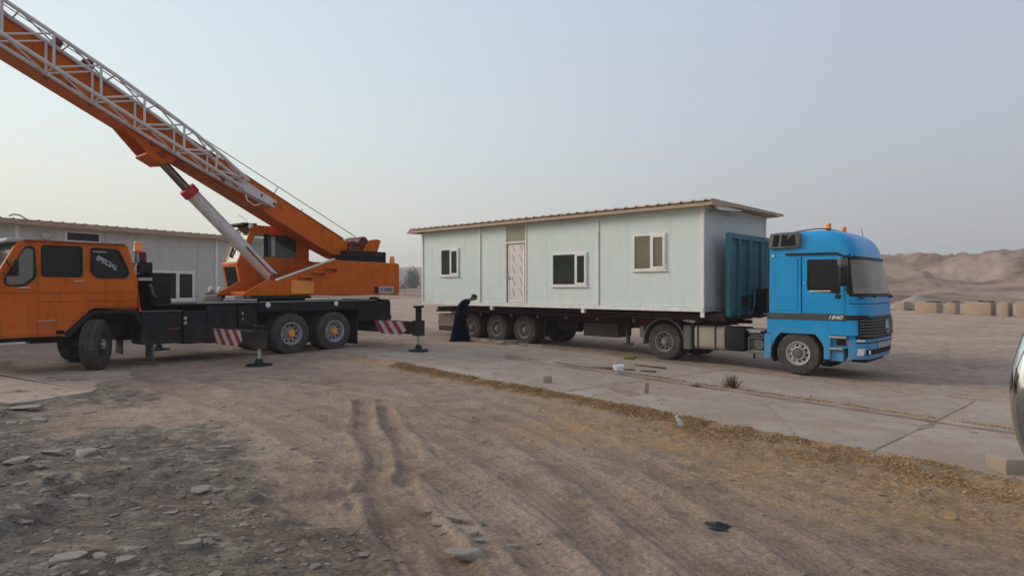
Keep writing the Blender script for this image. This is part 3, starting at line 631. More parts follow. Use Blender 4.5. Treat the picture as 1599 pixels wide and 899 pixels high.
# boxes between the axles
def cbox(nm, x0, x1, y0, y1, z0, z1, m='black', b=.03): return MB().box(x0, x1, y0, y1, z0, z1).build(nm, m, K, bevel=b, seg=2)
cbox('battery_box', -1.56, -.72, .55, 1.19, .46, 1.17)
MB().box(-1.56, -.72, 1.0, 1.2, 1.175, 1.20).build('box_lid', 'greyplastic', K, bevel=.006)
cbox('fuel_tank', -2.12, -1.60, .55, 1.17, .42, 1.18)
for z_ in (.98, .87): MB().box(-1.66, -1.60, 1.165, 1.20, z_, z_ + .07).build('catch', 'silver', K)
cbox('outrigger_housing', -2.85, -2.12, -1.15, 1.15, .40, 1.295)
cbox('locker', -3.38, -2.88, .45, 1.14, .70, 1.295)
MB().box(-3.36, -2.9, 1.14, 1.152, .76, 1.24).build('locker_door', 'black', K, bevel=.004)
MB().box(-3.0, -2.97, 1.152, 1.17, 1.05, 1.12).box(-3.0, -2.97, 1.152, 1.17, .92, .97).build('locker_catch', 'silver', K)
cbox('far_tool_box', -2.1, -.8, -1.19, -.55, .46, 1.17)
MB().box(-1.50, -1.25, 1.19, 1.197, .78, .80).build('red_label', 'red', K)
# deck-top kit behind the cab
cbox('engine_cover', -1.42, -.98, -.9, .95, 1.345, 2.04, b=.02)
cbox('cover_box', -.96, -.68, -.8, .7, 1.345, 2.02, b=.02)
cbox('cable_reel_box', -1.02, -.74, .50, .98, 2.03, 2.27, b=.02)
MB().tube((-.86, .72, 2.28), (-.86, .72, 2.5), .115, 16).build('air_horn', 'maroon', K, bevel=.01, label='dark red round canister')
MB().box(-.70, -.66, .2, 1.0, 2.2, 2.24).box(-.70, -.66, .3, .34, 1.9, 2.2).box(-.70, -.66, .9, .94, 1.9, 2.2).build('support_bracket', 'silver', K)
MB().box(-1.0, -.72, .5, 1.0, 1.86, 1.93).build('pale_shelf', 'greypaint', K)
MB().path([(-.95, .99, 1.78), (-1.0, 1.02, 1.66), (-1.02, 1.01, 1.55), (-1.10, .98, 1.5)], .025, 6).build('hose', 'greyplastic', K)
bp = MB().tube((-.76, .85, 2.0), (-.76, .85, 2.49), .028, 10).build('beacon_post', 'greypaint', K)
MB().lathe([(.085, 2.49), (.09, 2.52), (.085, 2.53), (.08, 2.70), (.06, 2.725), (0, 2.73)], c=(-.76, .85, 0), ax='z', n=20).build('amber_beacon', 'amber', K)
# mud flaps
MB().box(-.98, -.95, .75, 1.17, .12, .95).build('mud_flap', 'greyplastic', K); MB().box(-6.30, -6.27, .6, 1.2, .12, .80).build('mud_flap', 'maroon_dark', K)
MB().box(-.98, -.95, -1.17, -.75, .12, .95).build('mud_flap', 'greyplastic', K)
mb = MB()
for s_ in (1, -1):
    y0, y1 = (.72, 1.2) if s_ > 0 else (-1.2, -.72)
    arc = [(.72, .78), (.36, 1.16), (.22, 1.235), (-.62, 1.235), (-.68, 1.15), (-.74, .95)]
    arc2 = [(.62, .70), (.28, 1.07), (.17, 1.165), (-.55, 1.165), (-.60, 1.1), (-.66, .93)]
    mb.prism(arc + arc2[::-1], y0, y1)
mb.build('front_fender', 'blacktrim', K, bevel=.01)
MB().box(-.70, -.66, 1.2, 1.225, 1.19, 1.28).build('red_reflector', 'redlens', K)
# tail
mb = MB(); mb.box(-7.5, -6.35, .46, 1.16, .76, 1.30); mb.box(-7.5, -6.35, -1.16, -.46, .76, 1.30); mb.box(-7.52, -7.3, -1.1, 1.1, .95, 1.36)
mb.box(-7.62, -7.5, -.9, -.6, 1.05, 1.32); mb.box(-7.62, -7.5, .6, .9, 1.05, 1.32); mb.box(-7.58, -7.3, .5, 1.1, .76, .90)
mb.build('tail_frame', 'black', K, bevel=.012)
MB().lathe([(0, 1.36), (.16, 1.36), (.16, 1.40), (.1, 1.43), (0, 1.44)], c=(-7.1, .9, 0), ax='z', n=16).build('tail_cap', 'black', K)
# outriggers: each a beam, a jack, a foot and a striped board
for x_, zb in ((-2.45, .42), (-7.0, .44)):
    for s_ in (1, -1):
        ex = 3.02 if s_ > 0 else 2.6
        a, b = sorted((s_ * .3, s_ * ex))
        bm_ = MB().box(x_ - .13, x_ + .13, a, b, zb, zb + .34).build('outrigger', 'black', K, bevel=.012)
        jx, jy = x_, s_ * (ex - .02)
        top = 1.19 if x_ < -5 else .86
        MB().box(jx - .12, jx + .12, jy - .12, jy + .12, zb - .04, zb + .38).tube((jx, jy, zb), (jx, jy, top), .085, 14).box(jx - .11, jx + .11, jy - .1, jy + .1, top - .03, top + .03).build('jack_housing', 'black', bm_, bevel=.006)
        MB().tube((jx, jy, .07), (jx, jy, zb), .042, 12).build('jack_rod', 'silver', bm_)
        MB().lathe([(0, .17), (.06, .16), (.10, .07), (.12, .05), (.27, .035), (.28, .0), (0, -.01)], c=(jx, jy, .0), ax='z', n=22).build('jack_foot', 'blacktrim', bm_)
        if s_ > 0:
            pts = [(1.02 if x_ > -5 else 1.22, zb + .33), (2.55, zb + .33), (2.66, zb + .10), (2.42, zb - .03), (1.42 if x_ > -5 else 1.52, zb - .03)]
            pts = [(p[0] - (.15 if x_ > -5 else 0), p[1]) for p in pts]
            MB().prism(pts, x_ + .135, x_ + .155, 'x').build('striped_board', 'stripes', bm_, label='red and white striped warning board')
# carrier cab
side = [(-.62, 1.29), (.16, 1.29), (.27, 1.24), (.62, .74), (1.86, .76), (1.93, 1.2), (1.90, 1.68), (1.46, 2.58), (1.40, 2.62), (-.40, 2.62), (-.45, 2.58), (-.64, 1.85)]
w1 = rpoly([(1.34, 2.49), (1.19, 2.49), (1.17, 1.92), (1.34, 1.75), (1.62, 1.74), (1.66, 1.86)], .07, 3)
w2 = rrect(.40, 1.07, 1.93, 2.53, .06)
w3 = rpoly([(.23, 2.52), (-.27, 2.49), (-.47, 2.02), (-.40, 1.92), (.13, 1.92), (.23, 2.02)], .07, 3)
cab = MB()
for y0, y1 in ((1.155, 1.195), (-1.195, -1.155)): cab.panel(side, [w1, w2, w3], y0, y1)
def strip(mb, pts, y0, y1, th, idx):
    """a closed outline swept across, leaving chosen edges out"""
    n = len(pts)
    for i in idx:
        a = Vector((pts[i][0], pts[i][1])); b = Vector((pts[(i + 1) % n][0], pts[(i + 1) % n][1])); d = (b - a).normalized(); nn = Vector((d.y, -d.x)) * -th
        mb.add([(a.x, y0, a.y), (b.x, y0, b.y), (b.x, y1, b.y), (a.x, y1, a.y), (a.x + nn.x, y0, a.y + nn.y), (b.x + nn.x, y0, b.y + nn.y), (b.x + nn.x, y1, b.y + nn.y), (a.x + nn.x, y1, a.y + nn.y)],
               [(0, 1, 2, 3), (7, 6, 5, 4), (0, 4, 5, 1), (1, 5, 6, 2), (2, 6, 7, 3), (3, 7, 4, 0)])
strip(cab, side, -1.16, 1.16, .03, [0, 1, 2, 3, 4, 5, 7, 8, 9, 10, 11])
# front: pillars round the windscreen
A_, B_ = Vector((1.90, 1.68)), Vector((1.46, 2.58))
def onf(t, y, o=0.): p = A_.lerp(B_, t); return (p.x + o * .9, y, p.y + o * .44)
for y0, y1 in ((-1.16, -1.06), (1.06, 1.16), (-.03, .03)): cab.add([onf(0, y0), onf(1, y0), onf(1, y1), onf(0, y1), onf(0, y0, -.03), onf(1, y0, -.03), onf(1, y1, -.03), onf(0, y1, -.03)], [(0, 1, 2, 3), (7, 6, 5, 4), (0, 4, 5, 1), (1, 5, 6, 2), (2, 6, 7, 3), (3, 7, 4, 0)])
cabo = cab.build('cab_body', 'orange', K, bevel=.012, seg=2)
MB().add([onf(0, -1.06, .004), onf(1, -1.06, .004), onf(1, 1.06, .004), onf(0, 1.06, .004)], [(0, 1, 2, 3)]).build('windscreen', 'glass_green', cabo, smooth=0)
MB().box(1.34, 1.62, -1.17, 1.17, 2.58, 2.66).build('sun_visor', 'greypaint', cabo, bevel=.02, label='pale grey visor strip over the windscreen')
MB().box(-.38, 1.35, 1.18, 1.235, 2.60, 2.635).build('roof_gutter', 'orange_dark', cabo, bevel=.008)
for y0, y1 in ((1.196, 1.202), (-1.202, -1.196)):
    for ww in (w1, w2, w3): MB().panel(offset_poly(ww, .02), [offset_poly(ww, -.022)], y0 - .006, y1 + .008).build('window_seal', 'blacktrim', cabo)
for y_ in (1.175, -1.175):
    for ww, mm in ((w1, 'glass_clear'), (w2, 'glass_tint'), (w3, 'glass_tint')): MB().prism(ww, y_ - .003, y_ + .003).build('cab_window', mm, cabo, smooth=0)
MB().prism(rrect(.0, .27, 2.405, 2.43, .01, 2), 1.182, 1.186).build('window_sticker', 'letter', cabo, loc=(-.06, 0, .03))
text('window_lettering', 'SPECIAL', .125, cabo, (-.06, 1.186, 2.22), (R(90), R(31), math.pi), 'letter', extrude=.001, xscale=1.0, bold=.05)
dr1 = [(1.15, .80), (1.15, 2.57), (1.38, 2.57), (1.83, 1.70), (1.86, 1.2), (1.82, .80)]
dr2 = [(.335, 2.57), (1.125, 2.57), (1.125, .80), (.70, .80), (.36, 1.33)]
d1 = MB().panel(rpoly(dr1, .05, 2), [offset_poly(w1, .022)], 1.196, 1.206).build('cab_door', 'orange', K, bevel=.004)
d2 = MB().panel(rpoly(dr2, .06, 3), [offset_poly(w2, .022)], 1.196, 1.206).build('cab_door', 'orange', K, bevel=.004)
MB().box(1.26, 1.42, 1.206, 1.235, 1.69, 1.72).build('handle', 'silver', d1, bevel=.006); MB().box(.37, .54, 1.206, 1.24, 1.82, 1.85).build('handle', 'silver', d2, bevel=.006)
MB().box(.86, 1.15, 1.206, 1.225, 1.05, 1.065).build('trim_line', 'silver', d2); MB().box(1.50, 1.62, 1.206, 1.216, .94, .975).build('red_marker', 'redlens', d1)
MB().box(1.17, 1.82, 1.206, 1.212, 1.60, 1.612).build('crease', 'orange_dark', d1); MB().box(.42, 1.11, 1.206, 1.212, 1.60, 1.612).box(.42, 1.11, 1.206, 1.212, 1.42, 1.432).build('crease', 'orange_dark', d2)
MB().box(-.58, .31, 1.196, 1.202, 1.60, 1.612).box(-.60, .31, 1.196, 1.202, 1.42, 1.432).build('crease', 'orange_dark', cabo)
MB().box(.70, .84, 1.206, 1.212, .78, .86).build('filler_recess', 'dark', d2, bevel=.01)
MB().path([(1.62, 1.20, 2.24), (1.66, 1.36, 2.2), (1.60, 1.40, 2.1)], .012, 6).path([(1.68, 1.2, 1.98), (1.64, 1.38, 2.0)], .012, 6).build('mirror_arm', 'blacktrim', cabo)
mm_ = MB().prism(rpoly([(1.34, 1.93), (1.56, 1.93), (1.56, 2.24), (1.34, 2.24)], .06, 3), -.03, .03, 'y').build('mirror', 'blacktrim', cabo, bevel=.01, loc=(1.52, 1.42, 0), rot=(0, 0, R(70)))
mm_.location = (1.52 - 1.45 * math.cos(R(70)), 1.40 - 1.45 * math.sin(R(70)), 0)
MB().box(.55, .7, -.95, .95, 1.5, 2.15).box(.55, 1.05, -.95, .95, 1.35, 1.5).box(-.35, -.2, -1.0, 1.0, 1.4, 2.2).build('seat', 'seat', cabo, bevel=.05)
MB().box(1.35, 1.75, -1.0, 1.0, 1.35, 1.7).tube((1.4, .6, 1.78), (1.45, .6, 1.8), .2, 16).build('dashboard', 'dark', cabo, bevel=.03)
MB().box(1.86, 2.05, -1.2, 1.2, .55, .80).build('front_bumper', 'blacktrim', K, bevel=.02)
for s_ in (1, -1): MB().lathe([(0, .03), (.08, .02), (.10, -.02)], ax='x', n=20).build('headlight', 'clearlens', K, loc=(1.93, s_ * .85, 1.05))
MB().box(-.5, 1.9, -.5, .5, .62, .76).box(.2, .9, -.9, -.5, .5, .8).build('cab_subframe', 'black', K)

# superstructure
top = MB()
sp = [(-3.10, 1.50), (-3.10, 1.56), (-3.72, 1.90), (-3.98, 1.90), (-5.72, 2.50), (-5.95, 2.47), (-7.95, 2.45), (-8.0, 2.4), (-8.0, 1.50)]
for y0, y1 in ((.87, .93), (-.50, -.44)): top.prism(sp, y0, y1)
top.box(-8.0, -5.9, -1.15, .87, 1.50, 2.44); top.box(-5.9, -3.4, -.44, .87, 1.50, 1.60)
supo = top.build('turntable_body', 'orange', K, bevel=.015)
MB().box(-8.04, -8.0, -1.12, .90, 1.52, 2.42).build('counterweight', 'orange_dark', K, bevel=.015)
pl_ = MB()
for k, (xa, xb) in enumerate(((-4.95, -4.6), (-5.35, -5.0), (-5.72, -5.4))):
    z0 = 2.26 - (abs(-5.72 - xa)) * .33; pl_.box(xa, xb, .93, 1.10, z0 - .03, z0); pl_.box(xa, xa + .02, .93, 1.10, z0 - .12, z0)
pl_.build('step', 'orange', supo, bevel=.004)
MB().box(-5.06, -4.40, .93, .965, 1.54, 1.90).build('access_cover', 'orange_hub', supo, bevel=.01, label='brighter orange square cover')
MB().prism([(-4.0, 1.93), (-5.72, 2.53), (-5.72, 2.49), (-4.0, 1.89)], .86, .96).build('edge_flange', 'cream', supo)
lb = MB().box(-7.78, -7.24, .93, .936, 1.555, 1.735).build('maker_plate', 'greypaint', supo); MB().box(-7.23, -7.08, .93, .938, 1.55, 1.74).build('plate_emblem', 'blacktrim', supo)
MB().box(-7.78, -7.24, .936, .939, 1.725, 1.742).box(-7.78, -7.24, .936, .939, 1.548, 1.562).build('plate_border', 'cream', supo)
text('plate_lettering', 'D 20000', .13, supo, (-7.51, .9375, 1.645), (R(90), 0, math.pi), 'maroon_dark', extrude=.001, xscale=.9)
MB().lathe([(.62, 1.345), (.62, 1.42), (.70, 1.42), (.70, 1.5), (.3, 1.5)], c=(-4.6, .1, 0), ax='z', n=40).build('slewing_ring', 'black', K)
MB().box(-4.9, -3.3, -1.0, 1.1, 1.42, 1.495).build('turntable_plate', 'black', K, bevel=.01)
# luffing cylinder foot bracket, red hoses
MB().prism([(-4.15, 1.62), (-4.25, 2.05), (-4.5, 2.1), (-4.85, 1.62)], .14, .20).prism([(-4.15, 1.62), (-4.25, 2.05), (-4.5, 2.1), (-4.85, 1.62)], -.20, -.14).build('cylinder_bracket', 'orange_dark', K, bevel=.01)
mb = MB(); mb.path([(-4.5, .35, 1.9), (-5.0, .4, 2.15), (-5.6, .5, 2.35), (-6.1, .5, 2.45)], .05, 8); mb.path([(-4.4, .5, 1.75), (-5.2, .55, 1.95), (-5.9, .6, 2.3)], .04, 8); mb.build('hydraulic_hose', 'maroon', K)
MB().box(-4.75, -4.45, .3, .7, 1.75, 1.95).box(-5.5, -5.1, .25, .75, 1.6, 2.05).build('valve_block', 'orange_dark', K, bevel=.01)
# operator cab
oc = [(-3.80, 1.48), (-3.62, 2.36), (-4.05, 3.36), (-4.12, 3.42), (-5.72, 3.42), (-5.78, 3.35), (-5.78, 1.48)]
ow = rpoly([(-4.14, 3.17), (-5.38, 3.20), (-5.38, 2.56), (-3.97, 2.56), (-3.9, 2.62)], .03, 2)
op = MB()
for y0, y1 in ((-.50, -.46), (-1.36, -1.32)): op.panel(oc, [ow], y0, y1)
strip(op, oc, -1.34, -.48, .03, [2, 3, 4, 5, 6])
fr_ = lambda t, y, o=0., a=Vector((-3.80, 1.48)), b=Vector((-3.62, 2.36)): (a.lerp(b, t).x + o, y, a.lerp(b, t).y)
f2_ = lambda t, y, o=0., a=Vector((-3.62, 2.36)), b=Vector((-4.05, 3.36)): (a.lerp(b, t).x + o, y, a.lerp(b, t).y)
def quadbar(mb, F, t0, t1, y0, y1, th=.03):
    mb.add([F(t0, y0), F(t1, y0), F(t1, y1), F(t0, y1), F(t0, y0, -th), F(t1, y0, -th), F(t1, y1, -th), F(t0, y1, -th)], [(0, 1, 2, 3), (7, 6, 5, 4), (0, 4, 5, 1), (1, 5, 6, 2), (2, 6, 7, 3), (3, 7, 4, 0)])
for a_, b_, y0, y1 in ((0, .22, -1.34, -.48), (.90, 1, -1.34, -.48), (.22, .90, -1.34, -1.26), (.22, .90, -.58, -.48)): quadbar(op, fr_, a_, b_, y0, y1)
for a_, b_, y0, y1 in ((0, .05, -1.34, -.48), (.95, 1, -1.34, -.48), (.05, .95, -1.34, -1.31), (.05, .95, -.52, -.48)): quadbar(op, f2_, a_, b_, y0, y1)
opo = op.build('operator_cab', 'orange', K, bevel=.006)
g_ = MB(); g_.add([fr_(.22, -1.26, -.01), fr_(.9, -1.26, -.01), fr_(.9, -.58, -.01), fr_(.22, -.58, -.01)], [(0, 1, 2, 3)]); g_.build('lower_front_pane', 'glass_tint', opo, smooth=0)
g_ = MB(); g_.add([f2_(.05, -1.31, -.01), f2_(.95, -1.31, -.01), f2_(.95, -.52, -.01), f2_(.05, -.52, -.01)], [(0, 1, 2, 3)]); g_.build('upper_front_pane', 'glass_op', opo, smooth=0)
for y_ in (-.48, -1.34):
    MB().prism([(-4.42, 3.18), (-4.42, 2.56), (-3.97, 2.56), (-3.9, 2.62), (-4.14, 3.17)], y_ - .003, y_ + .003).build('side_pane', 'glass_clear', opo, smooth=0)
MB().prism([(-4.5, 3.19), (-5.38, 3.20), (-5.38, 2.56), (-4.5, 2.56)], -.483, -.477).build('side_pane', 'glass_green', opo, smooth=0)
MB().box(-4.52, -4.40, -.505, -.455, 2.55, 3.2).build('window_post', 'blacktrim', opo); MB().box(-4.72, -4.60, -.475, -.45, 2.58, 3.14).build('sash_strip', 'greypaint', opo, bevel=.01)
MB().box(-4.2, -3.78, -1.36, -.46, 3.40, 3.47).build('roof_lip', 'blacktrim', opo, bevel=.02)
MB().lathe([(0, .05), (.06, .04), (.075, .0), (.06, -.05)], ax='x', n=16).build('work_lamp', 'clearlens', opo, loc=(-3.98, -.42, 3.38))
MB().path([(-4.2, -.9, 3.45), (-4.05, -.9, 3.62), (-3.85, -.88, 3.72)], .006, 5).build('antenna', 'blacktrim', opo)
MB().box(-5.0, -4.85, -1.2, -.6, 1.9, 2.8).box(-5.0, -4.4, -1.2, -.6, 1.8, 1.95).build('seat', 'seat', opo, bevel=.05)
MB().tube((-3.70, -1.0, 2.62), (-3.86, -1.0, 2.98), .016, 8).tube((-3.68, -.98, 2.55), (-3.80, -1.0, 2.86), .03, 8).build('wiper', 'blacktrim', opo)
for y_ in (-1.25, -.72):
    MB().lathe([(0, .03), (.06, .02), (.085, -.02), (.05, -.12)], ax='x', n=16).build('headlamp', 'clearlens', K, loc=(-3.25, y_, 1.66))
MB().box(-3.55, -3.2, -1.4, -.6, 1.5, 1.57).box(-3.33, -3.27, -1.28, -1.22, 1.36, 1.6).box(-3.33, -3.27, -.75, -.69, 1.36, 1.6).build('lamp_bracket', 'maroon_dark', K, bevel=.005)
MB().lathe([(0, 1.52), (.24, 1.50), (.27, 1.42), (.27, 1.345)], c=(-3.1, -.75, 0), ax='z', n=20).build('hose_coil', 'stone', K)
MB().box(-3.75, -3.05, .10, .6, 1.42, 1.50).build('deck_plate', 'greypaint', K, bevel=.006)

# boom (26.7 degrees), foot pivot above the rear
BA = R(26.75); bo = Vector((-6.80, 0, 2.62))
bu, bn = Vector((math.cos(BA), 0, math.sin(BA))), Vector((-math.sin(BA), 0, math.cos(BA)))
BM = Matrix.Translation(bo) @ Matrix.Rotation(-BA, 4, 'Y')          # local: x along the boom, z up from its axis
def inboom(mb): return mb.xform(BM)
LB = 16.0
mb = MB(); mb.prism([(-.25, -.06), (-.18, .10), (.45, .28), (10.6, .28), (10.6, -.32), (1.15, -.32), (.45, -.28)], -.34, .34)
boom = inboom(mb).build('boom', 'orange', K, bevel=.02)
inboom(MB().box(10.2, LB, -.28, .28, -.26, .22)).build('telescoped_section', 'orange', boom, bevel=.02)
inboom(MB().box(10.45, 10.75, -.38, .38, -.36, .32)).build('section_collar', 'orange_dark', boom, bevel=.01)
inboom(MB().prism([(6.75, -.32), (6.02, -.60), (5.66, -.62), (5.50, -.50), (5.42, -.32)], .27, .345).prism([(6.75, -.32), (6.02, -.60), (5.66, -.62), (5.50, -.50), (5.42, -.32)], -.345, -.27).box(5.66, 6.06, -.36, .36, -.64, -.57)).build('cylinder_gusset', 'orange', boom, bevel=.012)
inboom(MB().tube((5.78, -.38, -.42), (5.78, .38, -.42), .07, 14).box(5.68, 5.92, .345, .37, -.50, -.44)).build('gusset_pin', 'orange_dark', boom)
ed = MB(); ed.box(.6, 10.5, .335, .352, .25, .287); ed.box(1.2, 10.5, .335, .352, -.327, -.30); inboom(ed).build('boom_seam', 'orange_dark', boom)
for k, x_ in enumerate((3.05, 6.0, 7.4, 8.3, 9.3)): inboom(MB().box(x_, x_ + .10, .30, .40, -.40, -.32)).build('boom_bracket', 'orange_dark', boom, bevel=.006)
inboom(MB().box(7.72, 7.98, -.2, .1, .28, .56).tube((7.85, -.22, .54), (7.85, .12, .54), .09, 12)).build('rope_guide', 'maroon', boom)
inboom(MB().box(8.40, 8.60, -.2, .1, .28, .60).tube((8.5, -.22, .58), (8.5, .12, .58), .08, 12)).build('rope_guide', 'maroon', boom)
for x_ in (2.0, 2.9, 5.0, 6.6): inboom(MB().tube((x_, .1, .28), (x_ - .02, .1, .46 + (x_ == 2.9) * .14), .015, 6)).build('rope_pin', 'greypaint', boom)
inboom(MB().path([(3.2, .3, -.36), (3.6, .3, -.47), (4.1, .3, -.46), (4.5, .3, -.36)], .012, 5)).build('drooping_cable', 'cable', boom)
mb = MB(); mb.box(-6.9 - .2, -6.55, .38, .44, 2.44, 2.95); mb.box(-7.1, -6.55, -.44, -.38, 2.44, 2.95); mb.tube((-6.8, -.46, 2.66), (-6.8, .46, 2.66), .08, 14); mb.build('boom_pivot', 'orange_dark', K, bevel=.01)
# luffing cylinder
c0, c1, c2 = Vector((-4.50, 0, 1.88)), Vector((-2.27, 0, 4.01)), Vector((-1.62, 0, 4.66))
MB().tube(c0, c1, .165, 28).build('luffing_cylinder', 'whitepaint', K)
d_ = (c1 - c0).normalized(); MB().tube(c1 - d_ * .02, c1 + d_ * .19, .20, 28).build('cylinder_collar', 'red', K, bevel=.01)
MB().tube(c1 + d_ * .15, c2 + d_ * .12, .105, 24).build('cylinder_rod', 'steelrod', K)
MB().path([c0 + Vector((-.05, .2, .12)), c0 + d_ * .4 + Vector((.0, .2, -.02)), c0 + d_ * 1.3 + Vector((0, .19, -.0))], .02, 6).build('cylinder_pipe', 'orange_dark', K)
# winch and black box on the counterweight
MB().box(-7.75, -6.32, .1, .62, 2.45, 2.79).box(-6.32, -6.10, .2, .6, 2.45, 2.66).build('winch_base', 'black', K, bevel=.01)
MB().prism([(-6.93, 2.79), (-7.45, 2.79), (-7.58, 3.14), (-7.42, 3.17), (-7.18, 3.13)], .52, .60).prism([(-6.93, 2.79), (-7.45, 2.79), (-7.58, 3.14), (-7.42, 3.17), (-7.18, 3.13)], -.3, -.22).build('winch_bracket', 'orange', K, bevel=.01)
MB().tube((-7.02, -.25, 3.06), (-7.02, .5, 3.06), .17, 24).tube((-6.68, -.25, 2.96), (-6.68, .45, 2.96), .13, 20).build('winch_drum', 'maroon', K, bevel=.01)
MB().box(-6.95, -6.55, .2, .42, 2.78, 3.05).tube((-6.75, .44, 2.98), (-7.0, .44, 3.05), .05, 8).build('winch_motor', 'maroon', K, bevel=.01)
MB().lathe([(.075, 2.44), (.08, 2.5), (.065, 2.64), (.05, 2.66), (0, 2.665)], c=(-7.88, .75, 0), ax='z', n=18).build('amber_beacon', 'amber', K, label='orange rear beacon')
pA = BM @ Vector((3.05, .1, .60)); pB = BM @ Vector((7.9, .0, .62))
MB().path([(-7.0, .12, 3.24), tuple(pA), tuple(BM @ Vector((5.4, .08, .56))), tuple(pB), tuple(BM @ Vector((15, 0, .6)))], .011, 5).build('hoist_rope', 'cable', K)
MB().path([(-6.72, .1, 3.10), tuple(BM @ Vector((2.0, .1, .38))), tuple(BM @ Vector((5.4, .1, .36)))], .010, 5).build('hoist_rope', 'cable', K)
# lattice jib hung on the near side of the boom
ja, jt = 3.30, 5.0                                                     # foot plate, start of full section
JN, JF = 1.02, .44
def jp(s, up, near):
    """a chord point of the jib at distance s along the boom"""
    h = float(np.interp(s, [3.0, 3.9, 5.2, 7.2], [.16, .24, .46, .60])); b = float(np.interp(s, [3.0, 5.0, 7.0], [-.14, -.28, -.31]))
    yn = float(np.interp(s, [3.0, 5.2], [.58, 1.02])); yf = float(np.interp(s, [3.0, 5.2], [.42, .44]))
    return BM @ Vector((s, yn if near else yf, b + (h if up else 0)))
ch = MB(); nodes = [3.9, 4.75] + [5.6 + .93 * k for k in range(12)]
for up in (0, 1):
    for near in (0, 1): ch.path([jp(s, up, near) for s in nodes], .042, 8)
jib = ch.build('lattice_jib', 'jib', K, label='pale lattice jib folded along the boom')
for k in range(len(nodes) - 1):
    a, b = nodes[k], nodes[k + 1]
    for near in (0, 1):
        hh_ = (jp(a, 1, near) - jp(a, 0, near)).length * .5; MB().tube(jp(a, 0, near), jp(a + hh_, 1, near), .025, 6).build('brace', 'jib', jib)
        MB().tube(jp(b, 0, near), jp(a + hh_, 1, near), .022, 6).build('brace', 'jib', jib)
    for up in (0, 1): MB().tube(jp(a, up, 0), jp(b, up, 1), .018, 6).build('brace', 'jib', jib)
    MB().tube(jp(a, 0, 0), jp(a, 0, 1), .018, 6).tube(jp(a, 1, 0), jp(a, 1, 1), .018, 6).build('cross_frame', 'jib', jib)
inboom(MB().prism([(2.95, -.17), (2.95, .02), (3.95, .02), (3.95, -.24)], .56, .66).prism([(3.05, -.17), (3.05, .02), (3.95, .02), (3.95, -.24)], .40, .45)).build('jib_foot_plate', 'jib', jib, bevel=.008)
inboom(MB().tube((3.40, .65, -.07), (3.40, .68, -.07), .035, 10).tube((3.0, .34, -.08), (3.0, .70, -.08), .04, 10)).build('jib_pin', 'orange_dark', jib)
inboom(MB().path([(3.75, .55, -.22), (3.62, .55, -.36), (3.40, .55, -.37), (3.2, .55, -.16)], .02, 6)).build('jib_stay', 'jib', jib)
for x_ in (4.3, 7.9): inboom(MB().box(x_, x_ + .09, .33, .5, -.26, -.18)).build('jib_hanger', 'orange_dark', jib)

# ------------------------------------------------------------------ tractor unit
TX, TY = 5.31, 17.02; TRZ = math.atan2(-.683, .73); ZB = -.37
T = thing('tractor_unit', 'blue truck tractor with amber roof beacons in front of the trailer', 'truck', (TX, TY, ZB), TRZ, off=-ZB)
# all heights below are above the datum of the yard
for y_, s_ in ((.03, -1), (2.47, 1)):
    wheel(T, 2.2, y_, .115, s_, rad=.52, kind='flat', rimmat='rim_silver', hubmat='greyplastic')
    wheel(T, -1.44, y_, .185, s_, rad=.52, kind='dish', rimmat='rim_dusty', hubmat='rim_dusty', dual=True)
mb = MB(); mb.box(-2.3, 3.2, .80, .88, .30, .58); mb.box(-2.3, 3.2, 1.62, 1.70, .30, .58)
for x_ in (-2.25, -1.0, .3, 1.5): mb.box(x_, x_ + .1, .88, 1.62, .34, .54)
mb.tube((2.2, .3, .115), (2.2, 2.2, .115), .08); mb.tube((-1.44, .3, .185), (-1.44, 2.2, .185), .10); mb.lathe([(0, -.2), (.16, -.15), (.22, 0), (.16, .15), (0, .2)], c=(-1.44, 1.25, .185), ax='y', n=16)
mb.build('chassis_frame', 'black', T)
MB().lathe([(0, .70), (.52, .70), (.54, .66), (.5, .60), (0, .60)], c=(-1.2, 1.25, 0), ax='z', n=28).box(-1.9, -.7, .85, 1.65, .56, .64).build('fifth_wheel', 'black', T)
NS = 26
def front_pt(u, z, grow=0.):
    """plan of the cab front: u 0 near corner .. 1 far corner"""
    zz = [(-.1, 3.66), (.3, 3.75), (.6, 3.77), (1.0, 3.76), (1.5, 3.73), (2.0, 3.63), (2.35, 3.56), (2.6, 3.50), (2.8, 3.41), (2.92, 3.30), (3.0, 3.18), (3.08, 2.95)]
    xf = np.interp(z, [a for a, _ in zz], [b for _, b in zz]); xc = 3.22 if z < 2.4 else np.interp(z, [2.4, 2.7, 3.0, 3.1], [3.22, 3.12, 2.8, 2.5])
    th = math.pi * u; c, s = math.cos(th), math.sin(th); e = .42
    y = 1.25 - 1.25 * math.copysign(abs(c) ** e, c); x = xc + (xf - xc) * abs(s) ** .62
    ins = float(np.interp(z, [1.5, 2.4, 2.8, 2.95, 3.02, 3.08], [0, .015, .03, .05, .10, .22])); y = 1.25 + (y - 1.25) * (1 - ins / 1.25)
    dx, dy = (x - xc), (y - 1.25); l = math.hypot(dx, dy) or 1
    return (x + grow * dx / l * (1 if s > .02 else 0) + grow * .3, y + grow * dy / l, z)
levels = [.60, .8, 1.0, 1.3, 1.6, 2.0, 2.35, 2.5, 2.65, 2.8, 2.9, 2.98, 3.04, 3.08]
rows = []
for z in levels:
    r = [front_pt(k / NS, z) for k in range(NS + 1)]
    i0, i1 = r[0][1], r[-1][1]; xr = 1.50 + max(0, z - 2.7) * .2
    r += [(xr + .05, i1, z), (xr, i1 - .05, z), (xr, i0 + .05, z), (xr + .05, i0, z)]
    rows.append(r)
mb = MB()
mb.grid(rows, closed=True)
m_ = len(rows[0]); i0_, i1_ = levels.index(1.6), levels.index(2.35)
